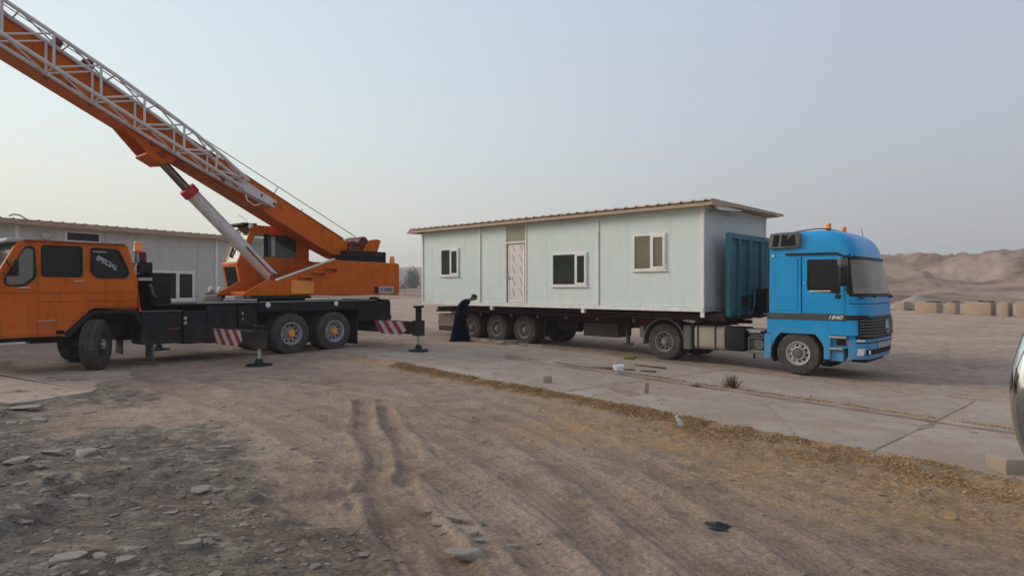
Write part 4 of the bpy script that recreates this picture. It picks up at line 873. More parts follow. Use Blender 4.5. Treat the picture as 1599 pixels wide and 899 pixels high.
mb.f = [f for f in mb.f if not (i0_ <= min(f) // m_ < i1_ and all(2 <= (q % m_) <= NS - 2 for q in f))]
cx_ = 2.2; last = rows[-1]
prev = last
for t, dz in ((.85, .014), (.5, .028), (.2, .032)):
    nx_ = [(cx_ + (p[0] - cx_) * t, 1.25 + (p[1] - 1.25) * t, 3.08 + dz) for p in last]; mb.grid([prev, nx_], closed=True); prev = nx_
mb.add(prev, [tuple(range(len(prev)))]); mb.add(rows[0], [tuple(range(len(rows[0])))])
cabT = mb.build('cab_body', 'blue', T, smooth=32)
# lower side skin with the wheel arch cut out
for y0, y1 in ((-.004, .05), (2.45, 2.504)):
    arch = [(2.2 + .62 * math.cos(R(a)), .13 + .61 * math.sin(R(a))) for a in range(168, 20, -8)]
    skin = [(1.46, .60), (1.58, .56)] + arch + [(2.80, .30), (2.95, .60), (3.24, .60), (3.24, .98), (1.46, .98)]
    MB().prism(skin, y0, y1).build('side_skirt', 'blue', cabT, bevel=.006)
    MB().prism([(1.40, .56), (1.60, .56), (1.56, -.04), (1.39, -.08)], y0 + .0, y1 + .3 if y0 < 1 else y1).build('mud_guard', 'blue', T, bevel=.015)
    arc2 = [(2.2 + .60 * math.cos(R(a)), .13 + .60 * math.sin(R(a))) for a in range(205, -20, -8)]; arc3 = [(2.2 + .64 * math.cos(R(a)), .13 + .64 * math.sin(R(a))) for a in range(-20, 206, 8)]
    MB().prism(arc2 + arc3, (y0 + .006 if y0 < 1 else 2.0), (.5 if y0 < 1 else y1 - .006)).build('wheel_arch', 'blacktrim', T)
    MB().prism([(2.74, .66), (2.96, .66), (2.94, .02), (2.80, .02), (2.80, .40)], y0 - .004, y0 + .30 if y0 < 1 else y1).build('front_mud_guard', 'blue', T, bevel=.012)
    # steps
    st = MB(); st.box(2.92, 3.22, y0 + .08 if y0 < 1 else y0 - .2, y0 + .3 if y0 < 1 else y0, -.02, .30); st.box(2.92, 3.46, y0 + .08 if y0 < 1 else y0 - .2, y0 + .3 if y0 < 1 else y0, .30, .60); sto = st.build('step_housing', 'blue', T, bevel=.02)
    ya, yb = (y0 - .02, y0 + .2) if y0 < 1 else (y1 - .2, y1 + .02)
    MB().box(2.92, 3.30, ya, yb, .53, .58).build('step', 'silver', sto, bevel=.01); MB().box(2.93, 3.22, ya, yb, .26, .31).build('step', 'silver', sto, bevel=.01)
    MB().box(3.06, 3.26, y0 + .06, y1 + .06, .36, .50).build('step_recess', 'dark', sto)
MB().lathe([(0, -.03), (.04, -.02), (.05, .02)], ax='y', n=12).build('amber_marker', 'amber', T, loc=(3.16, .10, .42))
MB().box(2.12, 2.32, .02, .06, .685, .735).build('arch_plate', 'silver', T, bevel=.01)
# doors, trim, stripe
door = rpoly([(2.32, .64), (2.32, 2.42), (3.18, 2.42), (3.24, 1.5), (3.24, .99), (3.24, .64)], .05, 3)
dwin = rpoly([(2.44, 1.64), (2.44, 2.37), (3.10, 2.35), (3.16, 1.58)], .05, 3)
for y0, y1 in ((-.012, .0), (2.5, 2.512)):
    dd = MB().panel(rpoly([(2.32, 1.10), (2.32, 2.42), (3.18, 2.42), (3.26, 1.5), (3.26, 1.10)], .05, 3), [dwin], y0, y1).build('door', 'blue', cabT, bevel=.003)
    MB().prism(dwin, y0 + .006, y1 - .002).build('door_window', 'glass_tint', dd, smooth=0)
    yy0, yy1 = (y0 - .005, y0 + .002) if y0 < 1 else (y1 - .002, y1 + .005)
    MB().panel(offset_poly(dwin, .018), [offset_poly(dwin, -.018)], yy0, yy1).build('window_seal', 'blacktrim', dd)
    MB().box(2.47, 2.95, yy0 - .001, yy1, 1.615, 1.640).build('window_sill', 'cream', dd, rot=(0, 0, 0))
    MB().box(2.33, 2.40, yy0 - .012, yy1, 1.80, 1.83).build('door_handle', 'silver', dd, bevel=.004)
    sy0, sy1 = (y0 - .006, y0 + .012) if y0 < 1 else (y1 - .012, y1 + .006)
    MB().box(1.47, 3.27, sy0, sy1, .935, 1.085).build('dark_side_band', 'bandgrey', cabT, bevel=.006)
    rail = rpoly([(1.92, 2.50), (1.92, 2.545), (3.10, 2.53), (3.26, 2.45), (3.36, 1.55), (3.31, 1.55), (3.22, 2.42), (3.08, 2.485)], .03, 3)
    MB().prism(rail, sy0 - .004, sy1).build('drip_rail', 'blacktrim', cabT)
    MB().prism(rpoly([(1.62, 1.16), (1.66, 2.44), (2.20, 2.44), (2.20, 1.16)], .10, 5), sy0 + .010, sy1).build('sleeper_panel', 'blue', cabT, bevel=.004)
    MB().box(2.285, 2.30, sy0 + .005, sy1, 1.10, 2.46).build('door_gap', 'dark', cabT)
    ds = MB().prism(rpoly([(1.52, 2.66), (1.56, 3.04), (2.22, 3.06), (2.28, 2.96), (2.26, 2.68)], .05, 4), (y0 - .05 if y0 < 1 else y1 - .2), (y0 + .3 if y0 < 1 else y1 + .05)).build('roof_side_vent', 'greyplastic', cabT, bevel=.02, seg=2)
    vy = (y0 - .056, y0 - .05) if y0 < 1 else (y1 + .05, y1 + .056)
    MB().prism([(1.62, 2.72), (1.66, 3.0), (1.80, 3.0), (1.76, 2.72)], *vy).prism([(1.82, 2.72), (1.86, 3.0), (2.0, 2.99), (1.96, 2.84), (2.1, 3.0), (2.16, 2.99), (2.18, 2.72)], *vy).build('vent_opening', 'dark', ds)
    MB().lathe([(0, -.012), (.03, 0)], ax='y', n=10).build('corner_lamp', 'clearlens', cabT, loc=(1.62, y0 - .01 if y0 < 1 else y1 + .01, 2.49))
text('number_lettering', '1840', .125, T, (3.05, -.026, 1.01), (R(90), 0, 0), 'pvc', shear=.3, xscale=1.25)
# door mirror cluster
mr = MB(); mr.path([(3.30, -.02, 2.44), (3.42, -.16, 2.46), (3.34, -.30, 2.42)], .018, 8); mr.path([(3.36, -.02, 1.66), (3.40, -.18, 1.62), (3.34, -.30, 1.68)], .018, 8); mr.build('mirror_arm', 'blacktrim', T)
MB().box(-.10, .10, -.05, .05, -.28, .16).build('mirror', 'blacktrim', T, bevel=.03, seg=3, loc=(3.30, -.30, 2.02), rot=(0, 0, R(60))); MB().box(-.11, .11, -.06, .06, -.08, .08).build('mirror', 'greyplastic', T, bevel=.03, seg=3, loc=(3.30, -.30, 2.28), rot=(0, 0, R(60)))
MB().box(-.06, .06, -.03, .03, -.05, .05).build('kerb_mirror', 'blacktrim', T, bevel=.02, seg=2, loc=(3.15, -.14, 1.50)); MB().path([(3.05, -.02, 1.60), (3.12, -.12, 1.56)], .012, 6).build('mirror_arm', 'blacktrim', T)
mr = MB(); mr.path([(3.36, 2.52, 2.44), (3.42, 2.66, 2.44), (3.34, 2.8, 2.40)], .018, 8); mr.box(3.25, 3.35, 2.7, 2.9, 1.75, 2.35); mr.build('mirror', 'blacktrim', T, bevel=.02)
# windscreen, grille and bumper follow the curved front
def fpatch(u0, u1, z0, z1, g, nu=20, nz=8, thick=.012):
    us = np.linspace(u0, u1, nu); zs = np.linspace(z0, z1, nz); mb = MB()
    mb.grid([[front_pt(u, z, g) for u in us] for z in zs]); mb.grid([[front_pt(u, z, g - thick) for u in us] for z in zs])
    for zz in (z0, z1): mb.grid([[front_pt(u, zz, g) for u in us], [front_pt(u, zz, g - thick) for u in us]])
    for uu in (u0, u1): mb.grid([[front_pt(uu, z, g) for z in zs], [front_pt(uu, z, g - thick) for z in zs]])
    return mb
for a_, b_, c_, d_ in ((.035, .965, 1.50, 1.585), (.035, .965, 2.33, 2.40), (.035, .085, 1.58, 2.34), (.915, .965, 1.58, 2.34)): fpatch(a_, b_, c_, d_, .010, 28 if b_ - a_ > .5 else 4, 5, .02).build('windscreen_seal', 'blacktrim', cabT, smooth=40)
mb = MB(); mb.grid([[front_pt(u, z, .012) for u in np.linspace(.08, .92, 28)] for z in np.linspace(1.57, 2.345, 10)]); mb.build('windscreen', 'glass_ws', cabT, smooth=60)
MB().box(1.60, 1.63, .08, 2.42, 1.0, 2.9).box(1.6, 3.2, .06, .09, 1.0, 2.6).box(1.6, 3.2, 2.41, 2.44, 1.0, 2.6).box(1.6, 3.45, .08, 2.42, 2.42, 2.46).box(1.6, 3.3, .08, 2.42, 1.0, 1.04).build('cab_lining', 'lining', cabT)
MB().box(2.2, 2.24, .45, 2.05, 1.45, 2.25).build('pale_backing', 'pale_inside', cabT, bevel=.01)  # pale panel added for the bright rectangle showing in the windscreen
MB().prism([(3.15, 1.1), (3.15, 1.55), (3.35, 1.60), (3.58, 1.52), (3.62, 1.1)], .35, 2.15).build('dashboard', 'lining', cabT, bevel=.03)
for y_ in (.65, 1.85): MB().box(2.55, 2.68, y_ - .24, y_ + .24, 1.35, 2.05).box(2.5, 2.95, y_ - .24, y_ + .24, 1.2, 1.4).build('seat', 'lining', cabT, bevel=.05)
MB().lathe([(.20, -.012), (.225, -.012), (.225, .012), (.20, .012)], ax='x', n=24, close=True).build('steering_wheel', 'dark', cabT, loc=(3.12, 1.85, 1.68), rot=(0, R(-35), 0))
MB().box(3.30, 3.40, .5, 1.2, 1.58, 1.68).box(3.32, 3.42, 1.4, 1.6, 1.58, 1.72).build('dashboard_papers', 'pale_inside', cabT, bevel=.01)
fpatch(.02, .98, 2.40, 2.43, .014, 28, 3, .02).build('windscreen_header', 'blacktrim', cabT, smooth=40)
for u_ in (.42, .72):
    p = Vector(front_pt(u_, 1.54, .04)); p2 = Vector(front_pt(u_ - .16, 1.50, .05)); MB().tube(p, p2, .012, 6).tube(p, (p.x + .01, p.y, p.z - .06), .03, 8).build('wiper', 'blacktrim', cabT)
for u_, nm in ((.20, 'wiper_cap'), (.62, 'wiper_cap')):
    p = Vector(front_pt(u_, 1.485, .02)); MB().tube(p + Vector((-.02, -.1, 0)), p + Vector((.0, .14, .0)), .035, 10).build(nm, 'blacktrim', cabT)
fpatch(.0, .30, .96, 1.07, .012, 12, 3, .03).build('front_side_band', 'blacktrim', cabT, smooth=40)
fpatch(.03, .97, 1.33, 1.345, .006, 24, 2, .02).build('front_panel_seam', 'dark', cabT, smooth=40)
fpatch(.03, .97, 1.035, 1.05, .006, 24, 2, .02).build('front_panel_seam', 'dark', cabT, smooth=40)
g0 = fpatch(.13, .87, .52, 1.02, .012, 24, 4, .03).build('grille', 'blacktrim', cabT, smooth=40)
for k in range(6):
    z0 = .60 + .068 * k; fpatch(.15, .85, z0, z0 + .022, .045, 24, 2, .03).build('grille_slat', 'greyplastic', g0, smooth=40)
sp_ = Vector(front_pt(.5, .80, .06)); star = MB(); star.lathe([(.140, -.012), (.158, -.012), (.158, .012), (.140, .012)], c=tuple(sp_ + Vector((.01, 0, 0))), ax='x', n=28, close=True)
for k in range(3):
    a = R(90 + 120 * k); c = Vector((sp_.x + .01, sp_.y, sp_.z)); tip = c + Vector((0, math.cos(a), math.sin(a))) * .150
    s1 = c + Vector((0, math.cos(a + 1.05), math.sin(a + 1.05))) * .030; s2 = c + Vector((0, math.cos(a - 1.05), math.sin(a - 1.05))) * .030
    star.add([tip, s1, c + Vector((.018, 0, 0)), s2, c - Vector((.01, 0, 0))], [(0, 1, 2), (0, 2, 3), (0, 3, 4), (0, 4, 1), (1, 4, 3, 2)])
star.build('star_emblem', 'emblem', g0, smooth=20)
bp_ = fpatch(.03, .97, .06, .52, .02, 26, 4, .12).build('bumper', 'blue', T, smooth=40)
fpatch(.10, .90, .435, .455, .03, 20, 2, .02).build('bumper_seam', 'dark', bp_, smooth=40)
fpatch(.08, .92, .07, .10, .04, 20, 2, .03).build('bumper_lip', 'blue', bp_, smooth=40)
for a_, b_ in ((.13, .235), (.765, .87)):
    fpatch(a_, b_, .15, .31, .028, 8, 3, .02).build('headlight', 'clearlens', bp_, smooth=40); fpatch(a_ - .02, b_ - .01, .47, .515, .030, 8, 2, .02).build('indicator', 'clearlens', bp_, smooth=40)
lg = fpatch(.27, .73, .16, .28, .024, 12, 2, .02).build('lower_grille', 'dark', bp_, smooth=40)
for u_ in (.33, .66):
    p = Vector(front_pt(u_, .22, .035)); MB().lathe([(0, .02), (.045, .012), (.055, -.01)], ax='x', n=14).build('fog_lamp', 'clearlens', bp_, loc=tuple(p))
fpatch(.46, .57, .30, .43, .034, 6, 2, .01).build('number_plate', 'greypaint', bp_, smooth=40)
p = Vector(front_pt(.30, .38, .03)); MB().tube(p, p + Vector((.012, 0, 0)), .028, 12).build('bumper_badge', 'silver', bp_)
p = Vector(front_pt(.05, .43, .0)); MB().box(3.30, 3.42, -.0, .04, .40, .46).build('red_marker', 'redlens', bp_)
MB().box(3.25, 3.60, .5, 2.0, -.05, .05).build('underrun_bar', 'blacktrim', T, bevel=.03)
for x_, y_, z_ in ((2.72, .62, 3.08), (2.72, 1.85, 3.08)):
    b = MB().tube((x_, y_, z_ - .03), (x_, y_, z_ + .06), .06, 14).build('beacon_base', 'blacktrim', cabT)
    MB().lathe([(.055, z_ + .06), (.062, z_ + .16), (.05, z_ + .19), (0, z_ + .195)], c=(x_, y_, 0), ax='z', n=18).build('amber_beacon', 'amber', cabT)
MB().path([(2.0, .45, 3.10), (2.5, .5, 3.15), (2.72, .62, 3.14)], .014, 6).path([(2.72, .62, 3.14), (2.72, 1.85, 3.14)], .012, 6).build('roof_cable', 'blacktrim', cabT)
MB().tube((3.1, 2.25, 2.85), (3.02, 2.25, 3.25), .007, 5).build('antenna', 'blacktrim', cabT)
# tank, boxes, rear fenders
tk = []
for x_ in (-.52, .33): tk.append([(x_, .37 + p[0], .38 + p[1]) for p in rrect(-.33, .33, -.33, .31, .12, 5)])
mb = MB(); mb.grid(tk, closed=True); mb.add(tk[0], [tuple(range(len(tk[0])))]); mb.add(tk[1], [tuple(range(len(tk[1])))])
tko = mb.build('fuel_tank', mat('beige_tank_metal', (.42, .38, .29), .45, metal=.3, dust=((.33, .27, .19), .5, 3)), T, bevel=.015, seg=2)
for x_ in (-.44, .06): MB().grid([[(x_, .37 + p[0], .38 + p[1]) for p in rrect(-.338, .338, -.338, .318, .12, 5)], [(x_ + .05, .37 + p[0], .38 + p[1]) for p in rrect(-.338, .338, -.338, .318, .12, 5)]], closed=True).build('tank_strap', 'maroon_dark', tko)
MB().box(.36, .86, .06, .70, .06, .68).build('battery_box', 'blacktrim', T, bevel=.04, seg=2)
MB().box(.90, 1.40, .30, .8, .10, .60).tube((1.22, .1, .27), (1.22, .6, .27), .13, 16).tube((1.0, .12, .5), (1.35, .12, .5), .02).tube((.98, .06, .06), (1.42, .06, .06), .018).tube((.98, .06, .06), (.98, .06, .44), .018).tube((.98, .06, .44), (1.4, .06, .44), .018).build('air_filter', 'greyplastic', T, bevel=.01)
MB().box(.90, 1.36, .10, .7, .62, .645).box(.95, 1.25, .12, .5, .56, .625).build('catwalk_plate', 'silver', T)
MB().tube((.98, .4, .0), (.98, .4, -.12), .03, 8).build('drain_pipe', 'blacktrim', T)
for y0, y1 in ((-.0, .62), (1.88, 2.50)):
    a1 = [(-1.44 + .62 * math.cos(R(a)), .19 + .63 * math.sin(R(a))) for a in range(6, 190, 8)]; a2 = [(-1.44 + .66 * math.cos(R(a)), .19 + .67 * math.sin(R(a))) for a in range(189, 5, -8)]
    fo = MB().prism(a1 + a2, y0, y1).build('rear_fender', 'greyplastic', T, bevel=.004)
    MB().box(-.83, -.60, y0, y1, .02, .68).build('fender_flap', 'greyplastic', fo, bevel=.02); MB().box(-2.22, -2.06, y0, y1, .28, .60).build('rear_flap', 'greyplastic', fo, bevel=.02)
MB().prism([(-1.0, .80), (-.62, .74), (-.5, .80), (-.9, .87)], .15, .55).build('paper_sheet', 'plastic_w', T)
MB().path([(1.52, .9, 1.6), (1.2, 1.0, 1.0), (.8, 1.1, .9), (.45, 1.2, 1.4)], .02, 6).path([(1.52, 1.1, 1.6), (1.15, 1.2, 1.05), (.45, 1.35, 1.3)], .02, 6).build('air_hose', 'blacktrim', T)

# ------------------------------------------------------------------ flatbed trailer
TL = thing('flatbed_trailer', 'dark red flatbed trailer carrying the pale green cabin, teal headboard', 'trailer', (TX, TY, -.25), TRZ, off=.25)
for x_ in (-6.80, -8.12, -9.44):
    for y_, s_ in ((.10, -1), (2.40, 1)): wheel(TL, x_, y_, .275, s_, rad=.51, kind='dish', rimmat='rim_dusty', hubmat='rim_dusty', dual=True, width=.27, spin=x_)
mb = MB()
for x_ in (-6.80, -8.12, -9.44): mb.tube((x_, .3, .275), (x_, 2.2, .275), .08, 10)
for y_ in (.72, 1.66):
    mb.prism([(-10.9, .78), (-2.2, .78), (-2.2, .62), (-3.2, .42), (-10.6, .42), (-10.9, .6)], y_, y_ + .14)
    mb.prism([(-2.3, .80), (.36, .80), (.36, .70), (-2.3, .66)], y_, y_ + .14)
mb.build('main_beam', 'maroon', TL, bevel=.008)
mb = MB()
for k in range(23): mb.box(-11.0 + k * .5, -10.92 + k * .5, .02, 2.48, .80, .93)
mb.build('cross_member', 'maroon_dark', TL)
for y0, y1 in ((.0, .05), (2.45, 2.5)): MB().box(-11.2, .36, y0, y1, .83, .95).box(-11.2, .36, y0 - .015 if y0 < 1 else y1, y0 if y0 < 1 else y1 + .015, .93, .95).build('side_rail', 'maroon_dark', TL, bevel=.004)
for k in range(11): MB().box(-11.2 + k * 1.05, -11.2 + k * 1.05 + 1.03, .0, 2.5, .955, .99).build('deck_board', 'wood', TL)
for x_ in (-10.3, -8.8, -7.3, -6.1, -4.9, -3.7, -2.4): MB().tube((x_, -.02, .76), (x_, .02, .76), .05, 10).build('lashing_ring', 'greyplastic', TL)
MB().box(-11.15, -9.95, .0, .03, .30, .72).box(-11.15, -11.12, .0, 2.5, .30, .72).build('rear_side_panel', 'pinkpanel', TL, bevel=.008, label='faded pinkish panel with a greenish patch')
MB().box(-11.15, -10.0, .02, .06, .08, .28).build('underrun_rail', 'black', TL); MB().box(-11.3, -11.0, .0, .1, .80, .86).build('rear_bracket', 'black', TL)
mb = MB()
for x_ in (-6.0, -7.46, -8.78, -10.1): mb.prism([(x_ - .2, .45), (x_ + .2, .45), (x_ + .06, .16), (x_ - .06, .16)], .75, .83)
mb.build('spring_hanger', 'maroon_dark', TL)
MB().box(-5.9, -5.86, .1, .7, .1, .7).build('mud_flap', 'blacktrim', TL)
MB().box(-4.50, -3.18, .35, .85, .19, .62).build('tool_box', 'black', TL, bevel=.03, seg=2)
MB().tube((-5.6, .5, .45), (-4.7, .5, .45), .16, 18).tube((-5.6, 2.0, .45), (-4.7, 2.0, .45), .16, 18).build('air_tank', 'dark', TL)
for y_ in (.42, 2.0):
    MB().box(-2.98, -2.84, y_, y_ + .13, .25, .80).box(-2.955, -2.865, y_ + .02, y_ + .11, .02, .3).box(-3.05, -2.78, y_ - .03, y_ + .16, -.02, .03).build('landing_leg', 'black', TL, bevel=.006)
MB().tube((-2.9, .45, .55), (-2.9, 2.1, .55), .025, 8).tube((-2.9, .42, .56), (-3.05, .30, .40), .015, 6).build('leg_crank', 'black', TL)
# headboard
hbp = MB(); hbp.box(.37, .42, .02, 2.92, .96, 3.14)
hb = hbp.build('headboard', 'teal', TL, bevel=.006)
for y_ in (.0, .62, 1.30, 2.1, 2.84): MB().box(.42, .50, y_, y_ + (.16 if y_ < .1 else .10), .94, 3.15).build('headboard_post', 'teal', hb, bevel=.01)
MB().box(.42, .49, .16, 2.9, 3.0, 3.15).box(.42, .45, .16, 2.9, 2.90, 2.93).build('headboard_rail', 'teal', hb, bevel=.008)
for y_ in (.30, .46, .86, 1.06, 1.55, 1.78, 2.3, 2.55): MB().prism([(y_ - .05, .42), (y_ - .02, .445), (y_ + .02, .445), (y_ + .05, .42)], 1.1, 2.88, 'z').xform(Matrix(((0, 1, 0, 0), (1, 0, 0, 0), (0, 0, 1, 0), (0, 0, 0, 1)))).build('corrugation', 'teal', hb)
MB().box(.42, .56, .70, 1.28, 1.50, 1.56).build('teal_shelf', 'teal', hb, bevel=.01); MB().box(.43, .47, .84, 1.06, 1.22, 1.42).build('red_coupling_plate', 'maroon', hb)
MB().box(.50, .85, 1.5, 2.7, 1.00, 1.62).box(.50, .92, 1.45, 2.75, 1.62, 1.68).build('valve_cabinet', 'black', hb, bevel=.02)
MB().path([(.62, 1.3, 1.66), (.64, 1.25, 1.3), (.6, 1.15, .98)], .03, 8).build('hose_bracket', 'teal', hb)
MB().box(-.1, .36, .3, .8, .93, 1.05).box(.0, .3, .5, .7, 1.05, 1.16).build('timber_packing', 'wood', TL, bevel=.02)
MB().box(.44, .60, .1, 2.4, .90, .95).box(.9, .96, 1.9, 1.98, .72, .95).build('headboard_foot', 'black', TL)

# ------------------------------------------------------------------ prefab cabins
def roof_sheets(root, x0, x1, y0, y1, z0f, z1f, m, pitch=.33, per=3):
    """ribbed sheets side by side along x, ribs running across; z0f/z1f heights at front and back"""
    n = int(round((x1 - x0) / (pitch * per))); wdt = (x1 - x0) / n
    for k in range(n):
        a = x0 + k * wdt; pr = []
        for j in range(per):
            c = a + (j + .5) * wdt / per; pr += [(c - .045, 0), (c - .024, .026), (c + .024, .026), (c + .045, 0)]
        pr = [(a, 0)] + pr + [(a + wdt - .004, 0)]
        rows = [[(x, y0, z0f + z) for x, z in pr], [(x, y1, z1f + z) for x, z in pr]]
        rows2 = [[(x, y0, z0f + z - .03) for x, z in pr], [(x, y1, z1f + z - .03) for x, z in pr]]
        mb = MB(); mb.grid(rows); mb.grid(rows2); mb.grid([rows[0], rows2[0]]); mb.grid([rows[1], rows2[1]])
        for e in (0, -1): mb.add([rows[0][e], rows[1][e], rows2[1][e], rows2[0][e]], [(0, 1, 2, 3)])
        mb.build('roof_sheet', m, root, smooth=0)
def window(root, x0, x1, z0, z1, y=0., split=.56, frame='pvc', left='glass_green', right='glass_green', ax=1, fw=.06):
    """sliding window standing proud of the wall (the side facing -y)"""
    fr = MB().panel([(x0, z0), (x1, z0), (x1, z1), (x0, z1)], [[(x0 + fw, z0 + fw), (x0 + (x1 - x0) * split - fw / 2, z0 + fw), (x0 + (x1 - x0) * split - fw / 2, z1 - fw), (x0 + fw, z1 - fw)],
          [(x0 + (x1 - x0) * split + fw / 2, z0 + fw), (x1 - fw, z0 + fw), (x1 - fw, z1 - fw), (x0 + (x1 - x0) * split + fw / 2, z1 - fw)]], y - .035, y + .01).build('window', frame, root, bevel=.004)
    xs_ = x0 + (x1 - x0) * split
    MB().panel([(xs_ - .01, z0 + .03), (x1 - .03, z0 + .03), (x1 - .03, z1 - .03), (xs_ - .01, z1 - .03)], [[(xs_ + .07, z0 + .11), (x1 - .10, z0 + .11), (x1 - .10, z1 - .11), (xs_ + .07, z1 - .11)]], y - .05, y - .02).build('sash', frame, fr, bevel=.003)
    MB().box(x0 + fw, xs_, y - .012, y - .006, z0 + fw, z1 - fw).build('pane', left, fr, smooth=0); MB().box(xs_, x1 - fw, y - .024, y - .018, z0 + fw, z1 - fw).build('pane', right, fr, smooth=0)
    MB().box(x0 - .02, x1 + .02, y - .06, y, z0 - .03, z0).build('sill', frame, fr, bevel=.004)
    return fr
C = thing('portable_cabin', 'long pale green prefab cabin loaded on the flatbed trailer', 'cabin', (4.97, 16.66, .93), TRZ, off=-.93)
CL, CW, Z0, Z1 = 11.5, 4.1, 1.19, 3.80
openings = [(-10.42, -9.40, 2.13, 3.14), (-5.08, -3.70, 1.75, 2.78), (-2.11, -1.06, 2.18, 3.20), (-7.10, -6.16, 1.19, 3.80)]
# sandwich panels of the near wall, each its own piece with a recessed joint
edges = [-11.44, -10.9, -9.15, -8.38, -8.30, -7.12, -6.14, -5.30, -3.38, -3.28, -2.30, -.95, -.05]
for a, b in zip(edges[:-1], edges[1:]):
    if (a, b) in ((-8.38, -8.30), (-3.38, -3.28), (-7.12, -6.14)): continue
    n = max(1, round((b - a) / 1.0)); wd = (b - a) / n
    if any(o[0] < b and o[1] > a for o in openings[:3]): n = 1; wd = b - a
    for k in range(n):
        x0, x1 = a + k * wd + .0015, a + (k + 1) * wd - .0015
        hol = [[(max(o[0] + .05, x0 + .01), o[2] + .05), (min(o[1] - .05, x1 - .01), o[2] + .05), (min(o[1] - .05, x1 - .01), o[3] - .05), (max(o[0] + .05, x0 + .01), o[3] - .05)] for o in openings[:3] if o[0] < x1 and o[1] > x0]
        MB().panel([(x0, Z0), (x1, Z0), (x1, Z1), (x0, Z1)], hol, 0, .05).build('wall_panel', 'wall', C, bevel=.002, smooth=0)
for k in range(4):
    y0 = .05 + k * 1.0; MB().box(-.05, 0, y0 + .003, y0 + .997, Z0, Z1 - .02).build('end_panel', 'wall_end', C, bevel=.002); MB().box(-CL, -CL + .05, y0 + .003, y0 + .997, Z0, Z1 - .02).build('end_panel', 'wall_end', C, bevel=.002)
for k in range(11): MB().box(-CL + .25 + k, -CL + 1.246 + k, CW - .05, CW, Z0, Z1 - .05).build('wall_panel', 'wall', C)
for x_, w_ in ((-.06, .10), (-8.38, .09), (-3.375, .09), (-CL - .02, .09)): MB().box(x_, x_ + w_, -.035, .03, .93 if x_ > -1 else (1.08), Z1 + .04).build('corner_post', 'pvc', C, bevel=.006)
MB().box(-.06, .03, CW - .06, CW + .02, 1.08, Z1).box(-CL - .03, -CL + .06, CW - .06, CW + .02, 1.08, Z1).build('corner_post', 'pvc', C)
MB().box(-CL, .02, -.05, .06, 1.075, 1.185).box(-CL, .02, CW - .05, CW + .04, 1.075, 1.185).build('base_beam', 'pvc', C, bevel=.006); MB().box(-.05, .035, .06, CW - .05, 1.075, 1.185).box(-CL - .03, -CL + .05, .06, CW - .05, 1.075, 1.185).build('base_beam', 'greypaint', C, bevel=.006)
MB().box(-CL + .05, -.05, .05, CW - .05, 1.12, 1.18).build('floor', 'wood', C)
for x_ in (-7.75, -3.86): MB().box(x_ - .06, x_ + .06, -.04, .06, .95, 1.08).build('foot_stub', 'pvc', C, bevel=.006)
MB().box(-CL - .02, .03, -.03, .05, Z1 + .002, Z1 + .075).build('eaves_trim', 'cream', C, bevel=.004); MB().box(-CL, .03, CW - .05, CW, Z1 - .05, Z1 + .02).build('eaves_trim', 'cream', C)
MB().box(-.02, .05, .05, CW, Z1 - .02, Z1 + .055).box(.0, .10, .35, 1.7, Z1 - .10, Z1 - .085).build('end_eaves_trim', 'cream', C, bevel=.004)
MB().prism([(-CL - .38, 3.885), (.36, 3.885), (.36, 3.80), (-CL - .38, 3.80)], -.30, -.27).build('gutter', 'roof', C, label='tan metal gutter edge')
MB().box(-CL - .38, .36, -.28, CW + .30, 3.862, 3.874).build('soffit', 'roof', C)
roof_sheets(C, -CL - .38, .38, -.30, CW + .45, 3.945, 3.945, 'roof')
MB().prism([(-.30, 3.80), (-.30, 3.97), (CW + .45, 3.965), (CW + .45, 3.89), (1.5, 3.87)], .36, .385, 'x').build('verge_trim', 'roof', C, label='tan flashing over the end wall')
MB().prism([(-.10, 3.86), (1.6, 3.82), (1.6, 3.80), (.2, 3.73)], .30, .345, 'x').build('bent_flashing', 'cream', C, label='bent pale flashing at the roof corner')
MB().prism([(-.30, 3.80), (-.30, 3.97), (CW + .45, 3.965), (CW + .45, 3.89)], -CL - .405, -CL - .38, 'x').build('verge_trim', 'roof', C)
MB().prism([(-CL - .38, 3.97), (-CL - .66, 3.80), (-CL + .05, 3.79), (-CL - .1, 3.86)], -.28, .9).build('bent_end_flashing', 'roof', C, label='bent tan flashing drooping at the rear roof corner')
window(C, *openings[0], split=.54); window(C, *openings[1], split=.68)
window(C, *openings[2], split=.56, left='glass_olive_reflection', right='glass_olive_reflection')
do = MB().panel([(-7.12, 1.19), (-6.14, 1.19), (-6.14, 3.80), (-7.12, 3.80)], [[(-7.05, 1.22), (-6.21, 1.22), (-6.21, 3.17), (-7.05, 3.17)], [(-7.05, 3.24), (-6.21, 3.24), (-6.21, 3.75), (-7.05, 3.75)]], -.02, .05).build('door_frame', 'cream', C, bevel=.003)
MB().box(-7.05, -6.21, .0, .012, 3.24, 3.75).build('transom_pane', 'transom', do)
MB().box(-7.05, -6.99, .025, .045, 1.22, 3.17).build('door_gap', 'dark', do)
dl = MB().box(-6.985, -6.24, -.005, .03, 1.23, 3.14).box(-6.985, -6.94, -.012, -.005, 1.23, 3.14).box(-6.29, -6.24, -.012, -.005, 1.23, 3.14).box(-6.94, -6.29, -.012, -.005, 1.23, 1.30).build('door', 'door', C, bevel=.003)
MB().box(-6.97, -6.86, -.05, -.03, 2.04, 2.06).box(-6.965, -6.945, -.04, -.01, 1.98, 2.12).build('door_handle', 'silver', dl)
